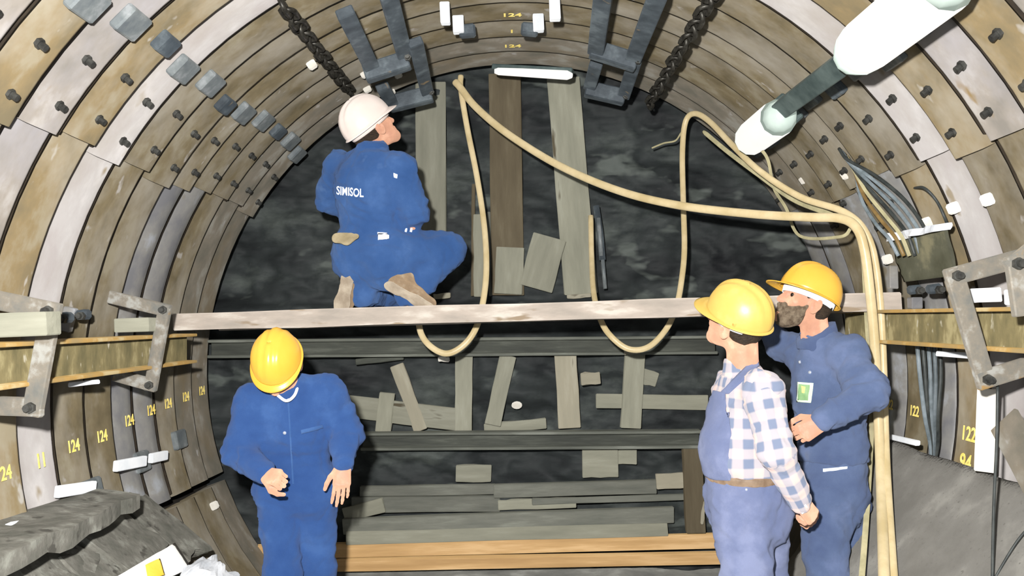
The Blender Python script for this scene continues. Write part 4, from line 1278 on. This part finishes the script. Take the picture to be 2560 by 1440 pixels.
def hair(root, c, R, mat='hair', low=-.05, beard=False):
    T = lambda x, y, z: c + R @ A([x, y, z])
    q = [ell(T(0, -.020, .035), (.084, .100, .094), R, .02), ell(T(0, -.050, -.010), (.072, .062, .065), R, .02)]
    n1 = R @ A([0, 1, .35]); o1 = T(0, .042, 0)
    clip = [(o1, unit(n1)), (T(0, 0, low), -unit(R @ A([0, .25, 1])))]
    cut = [ell(T(sd * .086, .002, -.014), (.030, .030, .044), R, 0) for sd in (-1, 1)]
    v, f = sdf_mesh(q, .006, clip, cut)
    wobj('hair', wrinkle(v, f, .003, 4, (30, 30, 30)), f, M[mat], root, True)
    if beard:
        q = [cap(T(-.050, .040, -.060), T(0, .072, -.096), .022, .024, .02), cap(T(.050, .040, -.060), T(0, .072, -.096), .022, .024, .02), cap(T(-.022, .096, -.048), T(.022, .096, -.048), .010, k=.01),
             cap(T(-.060, .018, -.02), T(-.050, .040, -.060), .012, .024, .02), cap(T(.060, .018, -.02), T(.050, .040, -.060), .012, .024, .02)]
        q += [ell(T(0, .060, -.086), (.044, .034, .034), R, .02), ell(T(.034, .052, -.066), (.026, .034, .030), R, .02), ell(T(-.034, .052, -.066), (.026, .034, .030), R, .02), cap(T(-.026, .086, -.070), T(.026, .086, -.070), .012, k=.012)]
        q += [ell(T(0, .046, -.102), (.044, .040, .026), R, .02), ell(T(.040, .030, -.074), (.018, .030, .028), R, .02), ell(T(-.040, .030, -.074), (.018, .030, .028), R, .02)]
        v, f = sdf_mesh(q, .005)
        wobj('beard', wrinkle(v, f, .004, 6, (40, 40, 40)), f, M['beard'], root, True)

def person(label, foot, group=None):
    o = empty('person', foot)
    return tag(o, label, 'person', group)
FLAT = lambda d, s: (unit(d), s)

# ---------- the man in blue coveralls at the left, head bowed
r1 = person('person in royal blue coveralls and yellow helmet, head bowed, at the left', (-.92, 3.9, 0))
d1 = A([0, -1, 0])
pel, che, nek = V3(742, 1205, 3.88), V3(726, 1050, 3.84), V3(722, 985, 3.78)
sL, sR = V3(640, 1008, 3.82), V3(818, 985, 3.84)
eL, eR = V3(598, 1130, 3.74), V3(868, 1078, 3.86)
wL, wR = V3(662, 1184, 3.60), V3(858, 1160, 3.72)
hL, hR_ = V3(700, 1245, 3.88), V3(786, 1245, 3.90)
kL, kR = V3(708, 1490, 3.80), V3(800, 1490, 3.96)
aL, aR = V3(728, 1715, 3.88), V3(790, 1705, 4.06)
torso = [cap(pel, che, .138, .150, .05, FLAT(d1, 1.25)), cap(che, (sL + sR) / 2 + A([0, .02, -.01]), .150, .115, .05, FLAT(d1, 1.3)), cap(sL, sR, .075, .075, .05), cap(V3(722, 1000, 3.80), nek, .078, .066, .04),
         cap(V3(705, 1225, 3.88), V3(782, 1225, 3.88), .125, .125, .05, FLAT(d1, 1.15))]
armL = [cap(sL, eL, .078, .068, .04), cap(eL, wL, .068, .046, .03)]
armR = [cap(sR, eR, .076, .064, .04), cap(eR, wR, .062, .046, .03)]
legs = [cap(hL, kL, .092, .070, .02), cap(kL, aL, .068, .066, .02), cap(hR_, kR, .092, .070, .02), cap(kR, aR, .068, .066, .02)]
suit = torso + armL + armR + legs
garment('coverall', suit, M['royal'], r1, amp=.010, seed=1, keep='m1', folds=[(eL, eL - sL, .09, .004), (eR, eR - sR, .09, .004), (V3(742, 1140, 3.7), A([0, 0, 1]), .12, .005), (hL, A([.3, 0, 1]), .10, .004)])
hc1 = V3(696, 912, 3.72); HR1 = head_frame((-.03, -.55, -.83), (-.02, -.83, .55))
handL = hand_prims(wL + unit(wL - eL) * .012, unit(V3(712, 1196, 3.50) - wL), A([-.1, -.8, .6]), 1, FIST, (55, 45), .86)
handR = hand_prims(wR + unit(wR - eR) * .01, unit(V3(852, 1240, 3.66) - wR), A([.25, -.95, .1]), 1, [(14, 20, 12), (18, 22, 12), (22, 24, 14), (26, 28, 16)], (20, 18), .86)
body(r1, suit, cap(V3(722, 1000, 3.80), hc1 + A([0, .02, -.03]), .056, .052, .03), hc1, HR1, [handL, handR])
eyes(r1, hc1, HR1); hair(r1, hc1, HR1)
hard_hat(r1, hc1 + HR1 @ A([0, -.005, .030]), HR1, 'helmet_yellow', s=.88, visor=.020)
v, f = tube_vf(catmull([V3(690, 985, 3.70), V3(715, 1002, 3.685), V3(735, 990, 3.70), V3(744, 966, 3.75), V3(742, 950, 3.82)], 6), .006, 8)
wobj('collar', v, f, M['band'], r1, True)
for q in ((722, 1000), (712, 1082)): button('m1', *q, r1)
patch('front_seam', 'm1', [(719, 1005), (723, 1005), (735, 1210), (731, 1210)], 2, 24, M['royal2'], r1, .003)
patch('chest_pocket_flap', 'm1', [(752, 1075), (806, 1062), (807, 1070), (753, 1084)], 8, 3, M['royal2'], r1, .005)
for a_, t_ in ((aL, (V3(722, 1760, 3.66))), (aR, V3(800, 1740, 3.86))):
    hl = A([a_[0], a_[1] + .06, .0]); boot(r1, hl, hl + A([(-.06 if a_ is aL else .05), -.26, 0]), (0, 0, 1))

# ---------- the man in the plaid shirt, seen from behind his left side
r2 = person('person in plaid shirt, pale blue work trousers and scuffed yellow helmet', (.91, 3.62, 0))
F2 = unit((-.95, -.22, 0)); L2_ = A([-F2[1], F2[0], 0]) * -1     # towards the camera side
L2_ = unit(np.cross(A([0, 0, 1]), F2))
pel, che, nek = V3(1862, 1230, 3.62), V3(1866, 1030, 3.62), V3(1856, 925, 3.60)
nsh, fsh = V3(1906, 975, 3.46), V3(1832, 968, 3.76)
nel, nwr = V3(1938, 1125, 3.40), V3(2002, 1252, 3.46)
fel, fwr = V3(1900, 1125, 3.86), V3(1985, 1260, 3.70)
bel = V3(1845, 1130, 3.60)
torso = [cap(pel, che, .150, .150, .05, FLAT(F2, 1.12)), cap(che, (nsh + fsh) / 2 + A([0, 0, -.02]), .148, .118, .05, FLAT(F2, 1.22)), cap(nsh, fsh, .076, .076, .05), cap(V3(1858, 960, 3.60), nek, .085, .070, .04), ell(bel, (.14, .15, .15), None, .05)]
arms = [cap(nsh, nel, .080, .066, .04), cap(nel, nwr, .064, .046, .03), cap(fsh, fel, .076, .064, .04), cap(fel, fwr, .062, .046, .03)]
nh, nk, na = V3(1852, 1275, 3.54), V3(1872, 1520, 3.50), V3(1886, 1790, 3.54)
fh, fk, fa = V3(1898, 1275, 3.70), V3(1922, 1520, 3.74), V3(1940, 1770, 3.76)
legs = [cap(nh, nk, .112, .092, .04), cap(nk, na, .088, .076, .03), cap(fh, fk, .108, .090, .04), cap(fk, fa, .086, .076, .03), cap(V3(1866, 1255, 3.62), V3(1892, 1290, 3.62), .150, .135, .05)]
zb = EYE - (1192 - VY) / FPX * 3.6
tops = torso + arms
waist = [(A([0, 0, zb]), A([0, 0, -1.0]))]
# sleeves reach below the belt, so the shirt is clipped at the waist only around the trunk
garment('shirt', torso, M['plaid'], r2, amp=.010, seed=12, clip=waist, keep='m2', grain=[cap(pel, nek, .15, .15)])
for a_, b_ in (((nsh, nel, nwr), 'near'), ((fsh, fel, fwr), 'far')):
    s_, e_, w_ = a_
    garment('sleeve', [cap(s_, e_, .082, .068, .04), cap(e_, w_, .066, .048, .03)], M['plaid'], r2, amp=.009, seed=14, folds=[(e_, e_ - s_, .08, .004)], keep='m2' + b_)
garment('trousers', torso[:1] + torso[4:] + legs, M['jeans'], r2, amp=.009, seed=16, clip=[(A([0, 0, zb]), A([0, 0, 1.0]))], keep='m2t', folds=[(nh, A([.2, 0, 1]), .12, .004)])
garment('belt', [grow(q, .007) for q in torso], M['belt'], r2, amp=0, clip=[(A([0, 0, zb + .016]), A([0, 0, 1.0])), (A([0, 0, zb - .018]), A([0, 0, -1.0]))], h=.007, smooth_it=1)
# bib and straps of the overalls
oc = (nsh + fsh) / 2
garment('bib', [grow(q, .012) for q in torso], M['jeans'], r2, amp=.004, seed=12, h=.008, clip=[(A([0, 0, zb]), A([0, 0, -1.0])), (A([0, 0, zb + .34]), A([0, 0, 1.0])), (che + F2 * .120, -F2), (che + L2_ * .12, L2_), (che - L2_ * .12, -L2_)])
patch('overall_strap', 'm2', [(1800, 985), (1822, 985), (1902, 912), (1884, 900)], 5, 16, M['jeans'], r2, .007)
hc2 = V3(1840, 808, 3.57); HR2 = head_frame((-.66, .58, .44), (-.3, 0, .95))
hn = hand_prims(nwr + unit(nwr - nel) * .012, unit(V3(2040, 1300, 3.50) - nwr), A([.55, -.8, .1]), -1, HOLD, (45, 35), .92)
hf_ = hand_prims(fwr + unit(fwr - fel) * .012, unit(V3(2030, 1290, 3.64) - fwr), A([.5, .8, .2]), 1, FIST, (50, 40), 1.0)
body(r2, tops + legs, cap(V3(1858, 965, 3.60), hc2 + A([.02, -.01, -.03]), .062, .060, .03), hc2, HR2, [hn, hf_])
eyes(r2, hc2, HR2); hair(r2, hc2, HR2, low=-.055)
hard_hat(r2, hc2 + HR2 @ A([0, -.004, .030]), HR2, 'helmet_old', s=.99, visor=.05)
cn = unit(nek - V3(1858, 960, 3.60))
garment('collar', [cap(V3(1860, 948, 3.60), V3(1856, 905, 3.60), .086, .074, .03)], M['plaid'], r2, amp=.003, seed=3, clip=[(V3(1852, 908, 3.60), unit(A([.35, .1, 1]))), (V3(1860, 955, 3.60), unit(A([-.1, 0, -1])))], h=.007)
v, f = tube_vf(catmull([V3(2012, 1262, 3.42), V3(2018, 1272, 3.44), V3(2004, 1284, 3.44)], 5), .004, 6); wobj('cuff_edge', v, f, M['lettering'], r2, True)
button('m2t', 1866, 1224, r2, .005)
for a_ in (na, fa):
    hl = A([a_[0] + .06, a_[1] + .02, 0]); boot(r2, hl, hl + F2 * .26, (0, 0, 1))

# ---------- the bearded man in the faded blue jacket
r3 = person('bearded person in faded blue jacket and bright yellow helmet', (1.36, 3.97, 0))
F3 = unit((-.80, -.60, 0)); S3 = unit(np.cross(A([0, 0, 1]), F3))
pel, che, nek = V3(2086, 1180, 3.98), V3(2072, 970, 3.97), V3(2040, 845, 3.95)
nsh, fsh = V3(2118, 890, 3.84), V3(2008, 885, 4.08)
nel, nwr = V3(2172, 985, 3.66), V3(2060, 1050, 3.62)
fel, fwr = V3(1948, 862, 4.22), V3(1905, 800, 4.22)
torso = [cap(pel, che, .150, .155, .05, FLAT(F3, 1.2)), cap(che, (nsh + fsh) / 2 + A([0, 0, -.03]), .155, .12, .05, FLAT(F3, 1.25)), cap(nsh, fsh, .078, .076, .05), cap(V3(2050, 880, 3.95), nek, .085, .072, .04)]
arms = [cap(nsh, nel, .082, .074, .04), cap(nel, nwr, .072, .052, .03), cap(fsh, fel, .074, .064, .04), cap(fel, fwr, .062, .048, .03)]
nh, nk, na = V3(2062, 1250, 3.92), V3(2068, 1490, 3.88), V3(2078, 1710, 3.90)
fh, fk, fa = V3(2112, 1250, 4.06), V3(2116, 1490, 4.06), V3(2124, 1695, 4.08)
legs = [cap(nh, nk, .106, .086, .04), cap(nk, na, .084, .074, .03), cap(fh, fk, .104, .086, .04), cap(fk, fa, .082, .074, .03), cap(V3(2080, 1215, 3.98), V3(2092, 1250, 3.98), .140, .13, .05)]
zh = EYE - (1158 - VY) / FPX * 3.9
garment('jacket', torso + arms, M['faded'], r3, amp=.010, seed=22, keep='m3', clip=[(A([0, 0, zh]), A([0, 0, -1.0]))], folds=[(nel, nel - nsh, .10, .005), (V3(2080, 1120, 3.8), A([0, 0, 1]), .1, .004)])
garment('trousers', [grow(torso[0], -.012)] + legs, M['faded'], r3, amp=.009, seed=24, keep='m3t', clip=[(A([0, 0, zh + .03]), A([0, 0, 1.0]))], folds=[(nh, A([.2, 0, 1]), .12, .004)])
hc3 = V3(2012, 758, 3.92); HR3 = head_frame((-.88, -.20, .40), (.10, 0, 1))
hn = hand_prims(nwr + unit(nwr - nel) * .012, unit(V3(2016, 1076, 3.62) - nwr), A([.2, -.95, .3]), 1, HOLD, (45, 40), .98)
hf_ = hand_prims(fwr + unit(fwr - fel) * .012, unit(V3(1885, 765, 4.18) - fwr), A([0, .2, 1]), 1, RELAX, (25, 20), .98)
body(r3, torso + arms + legs, cap(V3(2044, 875, 3.96), hc3 + A([.03, 0, -.03]), .060, .058, .03), hc3, HR3, [hn, hf_])
eyes(r3, hc3, HR3); hair(r3, hc3, HR3, low=-.07, beard=True)
hard_hat(r3, hc3 + HR3 @ A([0, -.006, .034]), HR3, 'helmet_yellow', s=1.0, visor=.055)
garment('collar', [cap(V3(2046, 868, 3.96), V3(2040, 812, 3.96), .092, .082, .03)], M['faded'], r3, amp=.003, seed=5, h=.007, clip=[(V3(2042, 826, 3.95), unit(A([-.55, -.1, 1]))), (V3(2046, 880, 3.95), unit(A([-.1, 0, -1])))])
patch('badge', 'm3', [(1996, 955), (2034, 958), (2028, 1006), (1994, 1004)], 8, 10, M['patch_pale'], r3, .006)
patch('badge_field', 'm3', [(2000, 960), (2027, 962), (2022, 1001), (1998, 999)], 7, 9, M['patch_green'], r3, .008)
patch('badge_emblem', 'm3', [(2007, 964), (2016, 966), (2014, 982), (2008, 981)], 4, 6, M['patch_yellow'], r3, .010)
for q in ((2025, 931), (2000, 905)): button('m3', *q, r3)
patch('pocket_welt', 'm3t', [(2058, 1172), (2118, 1166), (2118, 1172), (2058, 1180)], 8, 3, M['band'], r3, .006)
for a_ in (na, fa):
    hl = A([a_[0] + .05, a_[1] + .04, 0]); boot(r3, hl, hl + F3 * .26, (0, 0, 1))

# ---------- the man crouching on the planks, seen from behind
zp = lambda x: plank_top(x) + .002
r4 = person('person in royal blue coveralls and white helmet crouching on the plank', (-.72, 4.58, zp(-.72)))
D4 = 4.58
F4 = unit((.55, .83, 0))
pel, che, nek = V3(930, 612, D4 + .04), V3(918, 460, D4), V3(932, 378, D4)
lsh, rsh = V3(848, 422, D4 + .13), V3(1000, 425, D4 - .08)
lel, lwr = V3(822, 502, D4 + .24), V3(900, 545, D4 + .38)
rel_, rwr = V3(1036, 528, D4 - .04), V3(1022, 566, D4 + .03)
torso = [cap(pel, che, .145, .178, .05, FLAT(F4, 1.25)), cap(che, (lsh + rsh) / 2 + A([0, 0, -.02]), .178, .13, .05, FLAT(F4, 1.3)), cap(lsh, rsh, .082, .080, .05), cap(V3(930, 405, D4), nek, .085, .072, .04),
         cap(V3(905, 636, D4 + .05), V3(962, 640, D4), .150, .150, .05)]
arms = [cap(lsh, lel, .080, .070, .04), cap(lel, lwr, .066, .05, .03), cap(rsh, rel_, .080, .072, .04), cap(rel_, rwr, .066, .05, .03)]
rhp, rkn, ran = V3(968, 648, D4 - .02), V3(1118, 626, D4 + .10), V3(1022, 745, D4 - .02)
lhp, lkn, lan = V3(900, 655, D4 + .06), V3(965, 742, D4 + .40), V3(905, 738, D4 + .02)
legs = [cap(rhp, rkn, .128, .090, .05), cap(rkn, ran, .086, .066, .04), cap(lhp, lkn, .12, .09, .05), cap(lkn, lan, .085, .066, .04), cap(V3(905, 665, D4), V3(985, 690, D4 - .02), .085, .08, .05)]
suit = torso + arms + legs
zc = plank_top(-.7)
garment('coverall', suit, M['royal2'], r4, amp=.010, seed=33, keep='m4', clip=[(A([0, 0, zc + .004]), A([0, 0, -1.0]))], folds=[(V3(930, 575, D4 - .1), A([.2, 0, 1]), .14, .005), (rel_, rel_ - rsh, .09, .004), (rkn, A([1, 0, .3]), .1, .003), (V3(900, 520, D4 - .15), A([.6, 0, 1]), .10, .004)])
hc4 = V3(932, 322, D4 + .02); HR4 = head_frame((.60, .42, .66), (-.5, -.3, .8))
hl4 = hand_prims(lwr + unit(lwr - lel) * .012, unit(A([.5, .7, .1])), A([-.3, .2, 1]), -1, HOLD, (30, 30), 1.0)
hr4 = hand_prims(rwr + unit(rwr - rel_) * .012, unit(A([-.35, .9, -.05])), A([.6, -.2, .8]), 1, HOLD, (30, 30), 1.0)
body(r4, suit, cap(V3(932, 405, D4), hc4 + A([-.01, -.01, -.03]), .060, .058, .03), hc4, HR4, [hl4, hr4])
eyes(r4, hc4, HR4); hair(r4, hc4, HR4, low=-.06)
hard_hat(r4, hc4 + HR4 @ A([0, -.006, .030]), HR4, 'helmet_white', 'helmet_white', s=1.02, visor=.034)
garment('collar', [cap(V3(930, 398, D4), V3(932, 365, D4), .088, .078, .03)], M['royal2'], r4, amp=.003, seed=5, h=.008, clip=[(V3(932, 362, D4), A([0, 0, 1.0])), (V3(930, 410, D4), A([0, 0, -1.0]))])
lettering('lettering', 'm4', 'SIMISOL', 843, 475, 909, 483, 22, M['lettering'], r4)
patch('shoulder_mark', 'm4', [(984, 432), (994, 436), (993, 446), (985, 443)], 3, 3, M['lettering'], r4, .004)
patch('white_rag', 'm4', [(944, 580), (966, 584), (972, 598), (946, 600)], 6, 5, M['lettering'], r4, .016)
q = [cap(V3(842, 596, D4 - .10), V3(868, 600, D4 - .12), .022, .022, .02), cap(V3(868, 600, D4 - .12), V3(890, 590, D4 - .14), .020, .014, .02), cap(V3(850, 590, D4 - .10), V3(880, 588, D4 - .12), .014, .012, .02)]
v, f = sdf_mesh(q, .006); wobj('work_glove', wrinkle(v, f, .003, 8, (20, 20, 20)), f, M['glove'], r4, True)
for k in range(3):
    v, f = tube_vf([V3(1006 + 13 * k, 556, D4 - .035), V3(1001 + 13 * k, 580, D4 - .035)], .006, 8); wobj('cuff_stripe', v, f, M['lettering'], r4, True)
# shoes: the left one stands on its toe with the sole to the camera, the right one lies on its side
boot(r4, V3(872, 672, D4 - .05), V3(846, 782, D4 - .02), A([.45, .9, .1]), s=.98, rise=.05)
boot(r4, V3(962, 712, D4 - .11), V3(1066, 770, D4 - .10), A([.35, .55, .75]), s=.95, rise=.05)
